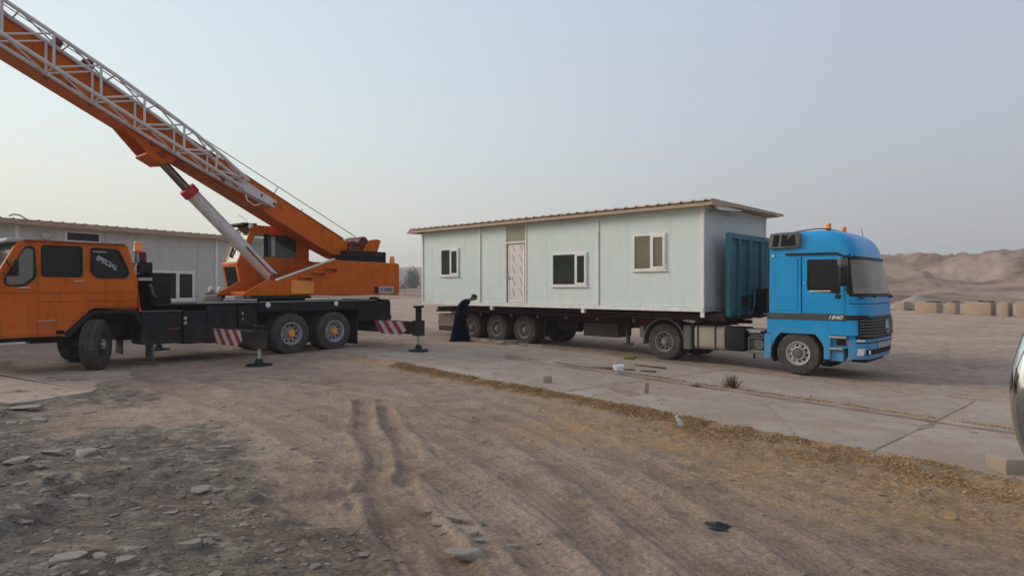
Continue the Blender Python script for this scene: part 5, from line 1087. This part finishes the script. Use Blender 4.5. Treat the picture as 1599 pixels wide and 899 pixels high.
for r_ in range(5):
    for c_ in range(2):
        mb = MB()
        for k in range(5):
            x_ = -6.80 + c_ * .33 + k * .022; z_ = 1.56 + r_ * .37 - k * .055 + .1
            mb.add([(x_, -.0065, z_), (x_ + .045, -.0065, z_ - .012), (x_ + .05, -.0065, z_ + .022), (x_ + .006, -.0065, z_ + .034)], [(0, 1, 2, 3)])
        mb.build('printed_mark', 'doormark', dl, smooth=0)

B = thing('prefab_building', 'long grey-white prefab building with tan roof behind the crane', 'building', (-15.2, 19, 0), math.atan2(1000, 558))
# its front (the side facing the camera and the crane) lies on y=0 and the body goes to +y
bw = [(1.75, 2.84, 3.19, 3.52), (3.75, 6.27, 1.22, 2.34), (-2.6, -1.4, 1.3, 2.3)]
xe = [-4.0, -3.0, -2.9, -1.1, .40, 1.45, 3.0, 3.70, 6.4, 7.15, 7.25, 8.3, 9.45]
for a, b in zip(xe[:-1], xe[1:]):
    hol = [[(o[0] + .04, o[2] + .04), (o[1] - .04, o[2] + .04), (o[1] - .04, o[3] - .04), (o[0] + .04, o[3] - .04)] for o in bw if o[0] < b and o[1] > a]
    MB().panel([(a + .004, .15), (b - .004, .15), (b - .004, 3.58), (a + .004, 3.58)], hol, 0, .05).build('wall_panel', 'wall_back', B, bevel=.003, smooth=0)
for k in range(4): MB().box(9.40, 9.45, .05 + k, 1.04 + k, .15, 3.5).build('end_panel', 'wall_back', B); MB().box(-4.0, -3.95, .05 + k, 1.04 + k, .15, 3.5).build('end_panel', 'wall_back', B)
MB().box(-4, 9.45, 4.0, 4.05, .15, 3.4).build('rear_wall', 'wall_back', B); MB().box(-4.05, 9.5, -.04, 4.08, -.05, .15).build('base_beam', 'pvc', B)
for x_ in (.38, 7.16, 9.38, -4.02): MB().box(x_, x_ + .11, -.035, .02, .15, 3.6).build('wall_post', 'pvc', B, bevel=.006)
MB().box(-4.05, 9.5, -.05, .03, 3.583, 3.66).build('eaves_trim', 'cream', B, bevel=.004)
MB().box(-4.3, 9.8, -.28, -.25, 3.62, 3.76).build('gutter', 'roof', B); MB().box(-4.3, 9.8, -.26, 4.3, 3.665, 3.675).build('soffit', 'roof', B)
roof_sheets(B, -4.3, 9.8, -.28, 4.3, 3.77, 3.77, 'roof')
o = bw[0]; f_ = MB().panel([(o[0], o[2]), (o[1], o[2]), (o[1], o[3]), (o[0], o[3])], [[(o[0] + .07, o[2] + .05), (o[1] - .04, o[2] + .05), (o[1] - .04, o[3] - .03), (o[0] + .07, o[3] - .03)]], -.02, .02).build('vent_window', 'pvc', B); MB().box(o[0] + .05, o[1] - .03, .0, .008, o[2] + .04, o[3] - .02).build('pane', 'glass_tint', f_)
window(B, *bw[1], split=.72, left='glass_tint', right='glass_tint', fw=.09); window(B, *bw[2], left='glass_tint', right='glass_tint')
MB().lathe([(0, -.10), (.10, -.09), (.15, -.04), (.16, .0)], ax='y', n=24).build('bulkhead_lamp', 'wall_back', B, loc=(1.2, 0, 3.33))
MB().path([(.15, -.2, 3.84), (.25, -.25, 3.90), (.42, -.2, 3.885), (.6, -.1, 3.82)], .022, 6).build('loose_roof_strip', 'roof', B)
MB().box(-3.9, 9.3, .1, 3.9, .16, .2).build('floor', 'wood', B)

# ------------------------------------------------------------------ the man
def gz(x, y): return float(height(np.array([x]), np.array([y]), False)[0])
PX, PY = -1.71, 21.4; PZ = gz(PX, PY)
P_ = thing('person', 'man in a long navy robe stooping beside the rear trailer wheels', 'person', (PX, PY, PZ), R(8))
def skinned(name, chains, m, parent, sub=2):
    """chains: lists of (x,y,z,r) starting from shared points"""
    vs = []; es = []; rs = []; idx = {}
    for chn in chains:
        prev = None
        for x, y, z, r in chn:
            k = (round(x, 4), round(y, 4), round(z, 4))
            if k not in idx: idx[k] = len(vs); vs.append((x, y, z)); rs.append(r)
            if prev is not None: es.append((prev, idx[k]))
            prev = idx[k]
    me = bpy.data.meshes.new(name); me.from_pydata(vs, es, []); o = put(name, me, parent); me.materials.append(M[m])
    s = o.modifiers.new('skin', 'SKIN'); sv_ = me.skin_vertices[0].data
    for i, r in enumerate(rs): sv_[i].radius = (r, r); sv_[i].use_root = (i == 0)
    s.use_smooth_shade = True; u = o.modifiers.new('sub', 'SUBSURF'); u.levels = sub; u.render_levels = sub; return o
pel = (-.06, 0, .93, .12); ch_ = (.12, 0, 1.28, .13); nk = (.27, 0, 1.375, .055)
body = [[pel, (-.03, 0, 1.06, .12), ch_, nk, (.33, 0, 1.42, .055), (.40, 0, 1.455, .085), (.46, 0, 1.45, .092), (.505, 0, 1.415, .065)],
        [(.46, 0, 1.45, .092), (.535, 0, 1.385, .018)],
        [pel, (-.07, .09, .88, .09), (-.16, .10, .50, .065), (-.30, .10, .12, .042), (-.31, .10, .04, .04), (-.22, .10, .025, .032)],
        [pel, (-.03, -.09, .88, .09), (.12, -.10, .50, .065), (.24, -.10, .10, .042), (.26, -.10, .04, .04), (.36, -.10, .025, .032)]]
for s_, el_, wr in ((-1, (.13, -.24, .96), (.20, -.20, .70)), (1, (.18, .24, .98), (.30, .16, .76))):
    sh = (.13, s_ * .17, 1.27, .062)
    body.append([ch_, sh, (*el_, .042), (*wr, .028), (wr[0] + .015, wr[1], wr[2] - .06, .030)])
    hx, hy, hz = wr[0] + .015, wr[1], wr[2] - .06
    for k, (dx, ln) in enumerate(((-.030, .085), (-.010, .10), (.010, .095), (.028, .075))):
        body.append([(hx, hy, hz, .030), (hx + dx, hy, hz - .035, .011), (hx + dx * 1.1 + .004, hy, hz - .035 - ln * .5, .009), (hx + dx * 1.1 + .02, hy, hz - .035 - ln, .007)])
    body.append([(hx, hy, hz, .030), (hx + .042, hy, hz - .01, .011), (hx + .055, hy, hz - .055, .008)])
bo_ = skinned('body', body, 'skin', P_)
rb = MB(); rings = []
#          cx    cz    tilt  hx   hy
for cx, cz, ti, hx, hy in ((.275, 1.385, 52, .062, .07), (.24, 1.365, 50, .10, .13), (.17, 1.315, 46, .135, .205), (.08, 1.22, 38, .155, .215), (.01, 1.10, 25, .155, .20), (-.03, .98, 10, .165, .205), (-.03, .80, 2, .19, .22), (-.025, .55, 0, .235, .235), (-.02, .28, 0, .29, .25), (-.015, .07, 0, .335, .265), (-.01, .03, 0, .335, .26)):
    c_, s_ = math.cos(R(ti)), math.sin(R(ti)); row = []
    for k in range(28):
        a = 2 * math.pi * k / 28; fold = 1 + (.035 * math.sin(a * 5 + cz * 2) + .02 * math.sin(a * 9)) * min(1, max(0, (1.1 - cz)))
        u = math.cos(a) * hx * fold; v = math.sin(a) * hy * fold; row.append((cx + u * c_, v, cz - u * s_ * .9 + (.012 * math.sin(3 * a) if cz < .1 else 0)))
    rings.append(row)
rb.grid(rings, closed=True)
for s_, el_, wr in ((-1, (.13, -.24, .96), (.18, -.21, .80)), (1, (.18, .24, .98), (.27, .18, .83))):
    rb.tube((.14, s_ * .13, 1.30), (.14, s_ * .20, 1.20), .075, 14, .078); rb.tube((.14, s_ * .195, 1.24), el_, .080, 14, .062); rb.tube(el_, wr, .062, 14, .058, cap=False)
rb.v = [(x, y * 1.10, z) for x, y, z in rb.v]
ro = rb.build('robe', 'robe', P_, smooth=80)
hd = bmesh.new(); bmesh.ops.create_uvsphere(hd, u_segments=20, v_segments=14, radius=1.0)
for v in list(hd.verts):
    if v.co.z < -.35 or (v.co.x > .35 and v.co.z < .35): hd.verts.remove(v)
hm_ = bpy.data.meshes.new('hair'); hd.to_mesh(hm_); hd.free(); hm_.materials.append(M['hair'])
for p in hm_.polygons: p.use_smooth = True
ho = put('hair', hm_, P_, (.445, 0, 1.475), (0, R(38), 0)); ho.scale = (.118, .095, .108)
for s_ in (-1, 1): MB().lathe([(0, -.01), (.022, -.005), (.026, .005), (0, .012)], ax='y', n=10).build('ear', 'skin', P_, loc=(.425, s_ * .092, 1.43))
for fx, fy in ((-.27, .10), (.30, -.10)): MB().prism(rrect(fx - .13, fx + .12, fy - .045, fy + .045, .03, 3), .0, .03, 'z').build('sandal', 'blacktrim', P_)

# ------------------------------------------------------------------ stones, rubble, litter
def stonemesh(seed, flat=.5, sub=2, jag=.28):
    r = np.random.default_rng(seed); bm = bmesh.new(); bmesh.ops.create_icosphere(bm, subdivisions=sub, radius=1)
    co = np.array([v.co for v in bm.verts]); f = 1 + jag * (fbm(co[:, 0] * 1.3 + seed, co[:, 1] * 1.3 + co[:, 2] * 2.1, 3, seed) - .5) * 2
    for k in range(9):
        n = r.normal(size=3); n[2] *= .35; n /= np.linalg.norm(n); d = co @ n; lim = r.uniform(.42, .78); f = np.where(d * f > lim, lim / np.maximum(d, 1e-3), f)
    for v, k in zip(bm.verts, f): v.co = v.co * float(k); v.co.z = max(-.6, min(.42 + .12 * v.co.x, v.co.z)) * flat * .95
    me = bpy.data.meshes.new('stone'); bm.to_mesh(me); bm.free()
    for p in me.polygons: p.use_smooth = True
    me.set_sharp_from_angle(angle=R(28)); me.materials.append(M['stone']); return me
def stone(px, py, wpx, seed, label, flat=.4, asp=.55, rz=0., sink=.3, group=None, m=None, name='stone', cat='stone'):
    x, y = spot(px, py); s = wpx / 1000. * y / 2; me = stonemesh(seed, flat, 3)
    if m: me.materials.clear(); me.materials.append(M[m])
    o = put(name, me, None, (x, y, gz(x, y) + s * flat * (.34 - sink * .5)), (0, 0, rz)); o.scale = (s, s * asp, s); tag(o, label, cat, group); return o
SG = 'pale stones lying together in the foreground'
stone(732, 868, 84, 3, 'largest flat pale stone, nearest of the foreground cluster', .38, .5, R(-8), .15, SG)
stone(708, 812, 66, 5, 'long slanting pale stone at the top of the foreground cluster', .30, .42, R(-24), .1, SG)
stone(668, 797, 20, 8, 'small upright pale stone at the left end of the foreground cluster', .9, .8, 0, .2, SG)
stone(733, 833, 42, 11, 'flat pale stone just above the largest one', .42, .6, R(-6), .15, SG)
stone(752, 846, 28, 13, 'rounded grey stone touching the right end of the largest one', .6, .7, 0, .2, SG)
stone(683, 815, 26, 17, 'low half-buried stone left under the slanting one', .35, .7, R(20), .4, SG)
stone(692, 826, 22, 19, 'small dark stone between the slanting stone and the largest one', .4, .7, 0, .4, SG)
stone(800, 850, 40, 23, 'flat crumbled stone right of the foreground cluster', .25, .5, R(4), .35)
LG = 'flat stones scattered on the grey waste at left'
lst = [(60, 655, 46, 'flat pale stone near the left edge below the slab patch'), (85, 708, 60, 'flat pale stone in the middle of the grey waste, left edge'), (135, 708, 56, 'flat pale stone right of its twin on the grey waste'), (28, 720, 50, 'flat pale stone at the left edge of the picture, middle height'),
       (142, 643, 26, 'dark lump standing at the end of the broken slab'), (193, 733, 24, 'small round stone on the grey waste below the crack'), (312, 766, 46, 'pale flat stone on grey gravel left of the tyre ruts'), (268, 797, 26, 'small pale stone left of the curved ruts, lower'),
       (300, 853, 62, 'thin pale slanting stone low in the left foreground'), (105, 882, 90, 'broad low pale slab at the bottom left'), (155, 880, 40, 'lump beside the broad slab at the bottom left'), (195, 880, 50, 'dark flat stone at the very bottom left'),
       (332, 668, 34, 'white chip of stone at the edge of the grey waste'), (345, 700, 30, 'pale stone under the white chip'), (490, 716, 22, 'tiny white stone by the curved tyre rut'), (496, 722, 20, 'tiny white stone just below its twin by the curved rut'), (125, 780, 40, 'thin pale stone on the grey slope at left'),
       (330, 720, 26, 'small broken stone heap on the grey waste'), (150, 655, 44, 'flat slab fragment by the dark lump'), (48, 640, 60, 'flat fragment of slab at the left edge'), (20, 660, 40, 'small flat fragment at the left edge under the slab')]
for k, (a, b, c, lb_) in enumerate(lst): stone(a, b, c, 30 + k, lb_, .20 + .08 * (k % 3), .5 + .1 * (k % 4), R(-20 + 13 * (k % 5)), .3, LG)
RG = 'rubble slabs by the trailer wheels'
for k, (a, b, c, lb_) in enumerate([(775, 539, 50, 'thin broken slab left in the rubble by the trailer wheels'), (812, 543, 26, 'pale square lump of rubble below the third trailer wheel'), (836, 543, 30, 'tan lump of rubble right of the pale square one'), (798, 536, 44, 'flat rubble slab against the trailer wheel'), (760, 532, 30, 'small rubble piece nearest to the robed man')]):
    stone(a, b, c, 60 + k, lb_, .34, .6, R(-15), .2, RG, 'concrete', 'rubble_slab', 'rubble')
stone(632, 462, 9, 70, 'pale boulder beside the far bushes left of the cabin', 1.4, .8, 0, .2, None, 'stone', 'boulder', 'boulder')
# small stones nobody could count
def gravel():
    mb_v = []; mb_f = []; base = []
    for k in range(6):
        bm = bmesh.new(); bmesh.ops.create_icosphere(bm, subdivisions=1, radius=1); r = np.random.default_rng(k)
        co = np.array([v.co for v in bm.verts]) * (1 + r.uniform(-.3, .3, (len(bm.verts), 1))); base.append((co, [tuple(v.index for v in f.verts) for f in bm.faces])); bm.free()
    n = 34000; y = 3.4 + 12.5 * RNG.random(n) ** 1.5; x = (RNG.random(n) * 1.8 - .95) * y * .95
    a, b = road_ab(x, y); st_, gr_ = masks(x, y); clump = fbm(x * 1.3, y * 1.3, 3, 77)
    keep = ((RNG.random(n) < (.10 + .45 * gr_ * sst(.45, .65, clump) + .18 * gr_) * (1 - .75 * (b > 0))) & (b < RW)); x = x[keep]; y = y[keep]; gr_ = gr_[keep]
    z = height(x, y, False); rd = road_ab(x, y); z = z + np.where((rd[1] > 0) & (rd[1] < RW), .08, 0)
    s = (.005 + .034 * RNG.random(len(x)) ** 9) * (1 + .6 * gr_); off = 0; V = []; F = []
    for k in range(len(x)):
        co, fs = base[k % 6]; t = RNG.random() * 6.28; c_, s_ = math.cos(t), math.sin(t); q = co * np.array([1, .5 + .5 * RNG.random(), .20 + .25 * RNG.random()]) * s[k]
        V.append(np.stack([x[k] + q[:, 0] * c_ - q[:, 1] * s_, y[k] + q[:, 0] * s_ + q[:, 1] * c_, z[k] + q[:, 2] + s[k] * .04], 1)); F += [tuple(off + i for i in f) for f in fs]; off += len(co)
    me = bpy.data.meshes.new('gravel'); me.from_pydata(np.concatenate(V).tolist(), [], F); me.materials.append(mat('small_stone', (.26, .21, .16), .95, var=.35, dust=((.12, .09, .07), .5, 5))); me.update()
    tag(put('gravel', me), 'small pale stones and chips scattered over the earth', kind='stuff'); print('gravel', len(x))
gravel()
# dry straw along the slab edge
def straw():
    n = 110000; a = RNG.random(n) ** .8 * 16 - 5; b = -.12 - np.abs(RNG.normal(size=n)) * (.16 + .9 * np.clip((5 - a) / 8, 0, 1)); 
    j = RNG.random(n) < .13; a[j] = RNG.random(j.sum()) * 14 - 3; b[j] = 3.13 + RNG.normal(size=j.sum()) * .035
    x = RA[0] - RT[0] * a + RN[0] * b; y = RA[1] - RT[1] * a + RN[1] * b; cl = fbm(x * 3.3, y * 3.3, 3, 99); kp = cl + RNG.random(n) * .30 > .60; x, y, b = x[kp], y[kp], b[kp]
    z = height(x, y, False) + np.where((b > 3), .055, 0); m_ = len(x); t = RNG.random(m_) * 6.28; ln = .02 + .055 * RNG.random(m_) ** 1.6; up = RNG.random(m_) ** 1.8 * .5
    dx, dy = np.cos(t) * ln, np.sin(t) * ln; wx, wy = -np.sin(t) * .0010, np.cos(t) * .0010
    V = np.stack([np.stack([x - wx, y - wy, z + .002], 1), np.stack([x + wx, y + wy, z + .002], 1), np.stack([x + dx * .6 + wx, y + dy * .6 + wy, z + ln * up + .006], 1), np.stack([x + dx, y + dy, z + ln * up * .9 + .004], 1)], 1).reshape(-1, 3)
    me = bpy.data.meshes.new('dry_straw'); me.from_pydata(V.tolist(), [], [(4 * k, 4 * k + 1, 4 * k + 2, 4 * k + 3) for k in range(m_)]); me.materials.append(mat('straw', (.46, .30, .145), .95, spec=.1, var=.25, dust=((.34, .22, .13), .5, 8))); me.update()
    tag(put('dry_straw', me), 'dry yellow straw lying along the slab edge', kind='stuff'); print('straw', m_)
straw()
def onslab(px, py):
    x, y = spot(px, py, .045); return x, y, float(base_z(x)) + .045
x, y, z = onslab(966, 583)
bk = MB().lathe([(0, .0), (.095, .0), (.10, .01), (.122, .15), (.128, .155), (.128, .19), (.118, .195), (.112, .19), (.09, .02), (0, .02)], ax='z', n=28).build('bucket', 'plastic_w', None, loc=(x, y, z)); tag(bk, 'white plastic bucket standing on the slab before the trailer', 'bucket')
MB().path([(-.128, 0, .17), (-.14, -.03, .09), (-.08, -.12, .06), (.08, -.12, .06), (.14, -.03, .09), (.128, 0, .17)], .003, 5).build('bucket_handle', 'silver', bk)
PG = 'dark planks lying on the slabs by the bucket'
for (pa, pb, wd, lb_) in (((918, 575), (958, 577), .09, 'dark plank left of the white bucket'), ((974, 578), (992, 579), .08, 'short plank end right behind the white bucket'), ((1000, 580), (1024, 582), .12, 'thick dark plank right of the white bucket'), ((992, 571), (1040, 577), .05, 'thin pole behind the dark planks')):
    a = Vector(onslab(*pa)); b = Vector(onslab(*pb)); d = b - a; mb = MB().box(0, d.length, -wd / 2, wd / 2, 0, .035); tag(mb.build('plank', 'wood', None, bevel=.004, loc=a, rot=(0, 0, math.atan2(d.y, d.x))), lb_, 'plank', PG)
x, y, z = onslab(982, 561); yo = MB().lathe([(0, -.17), (.05, -.16), (.062, -.1), (.062, .1), (.05, .15), (.02, .17), (0, .18)], ax='x', n=14).build('plastic_canister', 'yellowgreen', None, loc=(x, y, z + .05), rot=(0, 0, R(8))); tag(yo, 'yellow-green plastic canister lying near the tractor rear wheel', 'canister')
MB().tube((.16, 0, .0), (.21, 0, .0), .022, 10).build('canister_cap', 'blacktrim', yo)
for (px, py, w_, h_, d_, rz, lb_) in ((1008, 613, .09, .19, .09, 12, 'small upright stone post on the slabs'), (855, 597, .16, .13, .12, -10, 'small grey block on the slab edge nearest the trailer'), (1588, 735, .46, .17, .34, -4, 'low grey concrete block at the right edge of the slabs')):
    x, y, z = onslab(px, py); mb = MB(); nn = 5
    mb.box(-w_ / 2, w_ / 2, -d_ / 2, d_ / 2, -.03, h_); o = mb.build('concrete_block', 'concrete', None, bevel=min(w_, h_) * .12, seg=2, loc=(x, y, z), rot=(0, R(4) if h_ > w_ else 0, R(rz))); tag(o, lb_, 'block')
# bottle
x, y = spot(1064, 670); z = gz(x, y)
bt = MB().lathe([(0, 0), (.032, .0), (.035, .01), (.034, .07), (.030, .08), (.034, .09), (.034, .13), (.014, .165), (.014, .18), (0, .18)], ax='z', n=18).build('plastic_bottle', mat('pale_bottle', (.55, .66, .70), .15, spec=.7), None, loc=(x, y, z + .02), rot=(R(10), R(-30), 0)); bt.scale = (.82, .82, .82); tag(bt, 'pale blue plastic bottle leaning in the straw', 'bottle')
MB().tube((0, 0, .178), (0, 0, .20), .016, 12).build('bottle_cap', 'plastic_w', bt)
# rag
x, y = spot(1122, 823); z = gz(x, y); n_ = 22
U, V = np.meshgrid(np.linspace(-1, 1, n_), np.linspace(-1, 1, n_)); rr = np.sqrt(U ** 2 + V ** 2); hh = (fbm(U * 3 + 9, V * 3 + 4, 4, 55) * .055) * np.clip(1.1 - rr, 0, 1) + .004
rg = MB().grid([[(float(U[i, j]) * .085 * (1 + .3 * math.sin(3 * V[i, j])), float(V[i, j]) * .085, float(hh[i, j])) for j in range(n_)] for i in range(n_)]).build('rag', 'cloth', None, loc=(x, y, z), rot=(0, 0, R(-20)), smooth=60); tag(rg, 'crumpled black rag on the rutted earth', 'rag')
# dead bush
def bush(name, x, y, z, rad, h, nst, m, label, cat, leafy=0, seed=1, leafm='leaf'):
    r = random.Random(seed); mb = MB(); tips = []
    for k in range(nst):
        a = r.random() * 6.28; e = r.uniform(.25, 1.0); l_ = r.uniform(.5, 1.0); p = Vector((0, 0, 0)) + Vector((r.uniform(-.2, .2) * rad, r.uniform(-.2, .2) * rad, 0)); d = Vector((math.cos(a) * (1.1 - e), math.sin(a) * (1.1 - e), e)).normalized()
        for s_ in range(3):
            q = p + Vector((d.x * rad, d.y * rad, d.z * h)) * l_ / 2.4; mb.tube(p, q, .006 * max(1, h) * (1 - .25 * s_), 4, .004 * max(1, h) * (1 - .25 * s_), cap=False); p = q; d = (d + Vector((r.uniform(-.6, .6), r.uniform(-.6, .6), r.uniform(-.3, .4)))).normalized(); tips.append(tuple(p))
    root = thing(name, label, cat, (x, y, z)); mb.build('twigs' if not leafy else 'branches', m, root, smooth=0)
    if leafy:
        V = []; F = []
        for k in range(leafy):
            t = r.choice(tips); s_ = .05 * max(1, h * .9) * r.uniform(.6, 1.4); c = Vector(t) + Vector((r.gauss(0, rad * .16), r.gauss(0, rad * .16), r.gauss(0, h * .10))); c.z = max(c.z, .03); u = Vector((r.gauss(0, 1), r.gauss(0, 1), r.gauss(0, 1))).normalized(); v = u.orthogonal().normalized(); b = len(V)
            V += [c - u * s_, c + v * s_ * .5, c + u * s_, c - v * s_ * .5]; F.append((b, b + 1, b + 2, b + 3))
        MB().add(V, F).build('foliage', leafm, root, smooth=0)
    return root
x, y, z = onslab(1143, 606); bush('dead_bush', x, y, z - .02, .30, .26, 130, 'twig', 'dead brown bush growing in the slab joint', 'bush', seed=4)
x, y, z = onslab(1085, 603); bush('dry_weed', x, y, z - .01, .16, .06, 40, 'twig', 'flat dry weed in the joint left of the dead bush', 'weed', seed=5)
def far(px, y, dz=0.): return (px - 799.5) / 1000. * y
yy = 200; bush('small_tree', far(644, yy), yy, 1.55, 2.3, 5.2, 60, 'bark', 'round grey-green tree far behind, between crane and cabin', 'tree', 3000, 7)
yy = 190; bush('low_bush', far(629, yy), yy, 1.2, 1.9, 1.9, 40, 'bark', 'low dark bush left of the far round tree', 'bush', 1400, 8)
# concrete barriers on the right
BG = 'concrete barriers in a row before the hills'
def bx_y(py): return (1.7 + .45) / ((py - 449.5) / 1000.)
names_ = ['sandy barrier half hidden by the blue cab', 'second sandy barrier right of the blue cab, wide side lit', 'narrow sandy barrier, third from the blue cab', 'widest sandy barrier in the row', 'narrow barrier right of the widest one', 'last sandy barrier before the chrome mirror', 'sandy barrier beyond the right edge']
for k, (pc, fw_, py, h_, sl) in enumerate([(1412, 16, 483, .78, 2.0), (1463, 35, 489, .92, 1.8), (1492, 15, 491, .98, 1.7), (1547, 42, 494, 1.08, 1.6), (1574, 15, 495, 1.1, 1.7), (1612, 26, 496, 1.1, 1.7), (1660, 30, 497, 1.1, 1.7)]):
    y = bx_y(py); x = far(pc, y); an = R(-50); fl = fw_ * y / 1000 / (math.cos(an) - math.sin(an) * x / y)
    o = MB().box(-fl, 0, 0, sl, -.6, h_).build('concrete_barrier', 'barrier', None, bevel=.05, seg=2, loc=(x, y, -.45), rot=(R(.8 * (k % 3 - 1)), 0, an + R(2 * (k % 3)))); tag(o, names_[k], 'barrier', BG)
    if k in (1, 2, 3): MB().box(-fl * .5, 0, .1, sl * .8, h_ - .02, h_ + .09).build('dark_cap', 'black', o, bevel=.04)
x0 = far(1432, 66); mo = MB(); mo.grid([[(math.cos(a_ / 20 * 6.283) * r_ * 3.0, math.sin(a_ / 20 * 6.283) * r_ * 2.0, (1 - r_) ** .9 * 1.5 + .12 * math.sin(a_ * 1.9 + r_ * 7) * r_) for a_ in range(20)] for r_ in (1.0, .8, .6, .4, .2, .02)], closed=True)
tag(mo.build('earth_mound', 'concrete', None, loc=(x0, 66, -.45), smooth=60), 'pointed heap of earth behind the sandy barriers', 'mound')

# ------------------------------------------------------------------ chrome door mirror of the vehicle beside the camera
mirror = thing('door_mirror', 'chrome door mirror shell of a parked vehicle at the right edge', 'mirror', (.874, .93, 1.552), 0.)
hb_ = []
for i in range(25):
    t = i / 24 * math.pi; rz_ = math.cos(t); rr_ = max(.0, math.sin(t)) ** .92
    hb_.append([(math.cos(2 * math.pi * k / 36) * .14 * rr_, (math.sin(2 * math.pi * k / 36) * .075 * rr_ * (1.0 if math.sin(2 * math.pi * k / 36) > 0 else .45)), rz_ * .172 + .012 * math.cos(2 * math.pi * k / 36) * rr_) for k in range(36)])
MB().grid(hb_, closed=True).build('shell', 'chrome', mirror, smooth=180)
MB().tube((.05, .0, -.05), (.26, -.02, -.10), .028, 14, .035).build('mirror_bracket', 'blacktrim', mirror)
MB().box(-.08, .09, -.037, -.033, -.11, .11).build('mirror_face', 'chrome', mirror)

# ------------------------------------------------------------------ haze
hz = MB().box(-1000, 1000, -80, 950, -3, 48).build('haze', None, None, smooth=0); tag(hz, 'thin dusty evening haze', kind='stuff')
hmt = bpy.data.materials.new('haze'); hmt.use_nodes = True; t = hmt.node_tree; t.nodes.clear(); o_ = N(t, 'ShaderNodeOutputMaterial'); pv = N(t, 'ShaderNodeVolumePrincipled')
pv.inputs['Color'].default_value = (.93, .93, .92, 1); pv.inputs['Density'].default_value = .0010; pv.inputs['Anisotropy'].default_value = .2; t.links.new(pv.outputs[0], o_.inputs['Volume']); hz.data.materials.append(hmt)
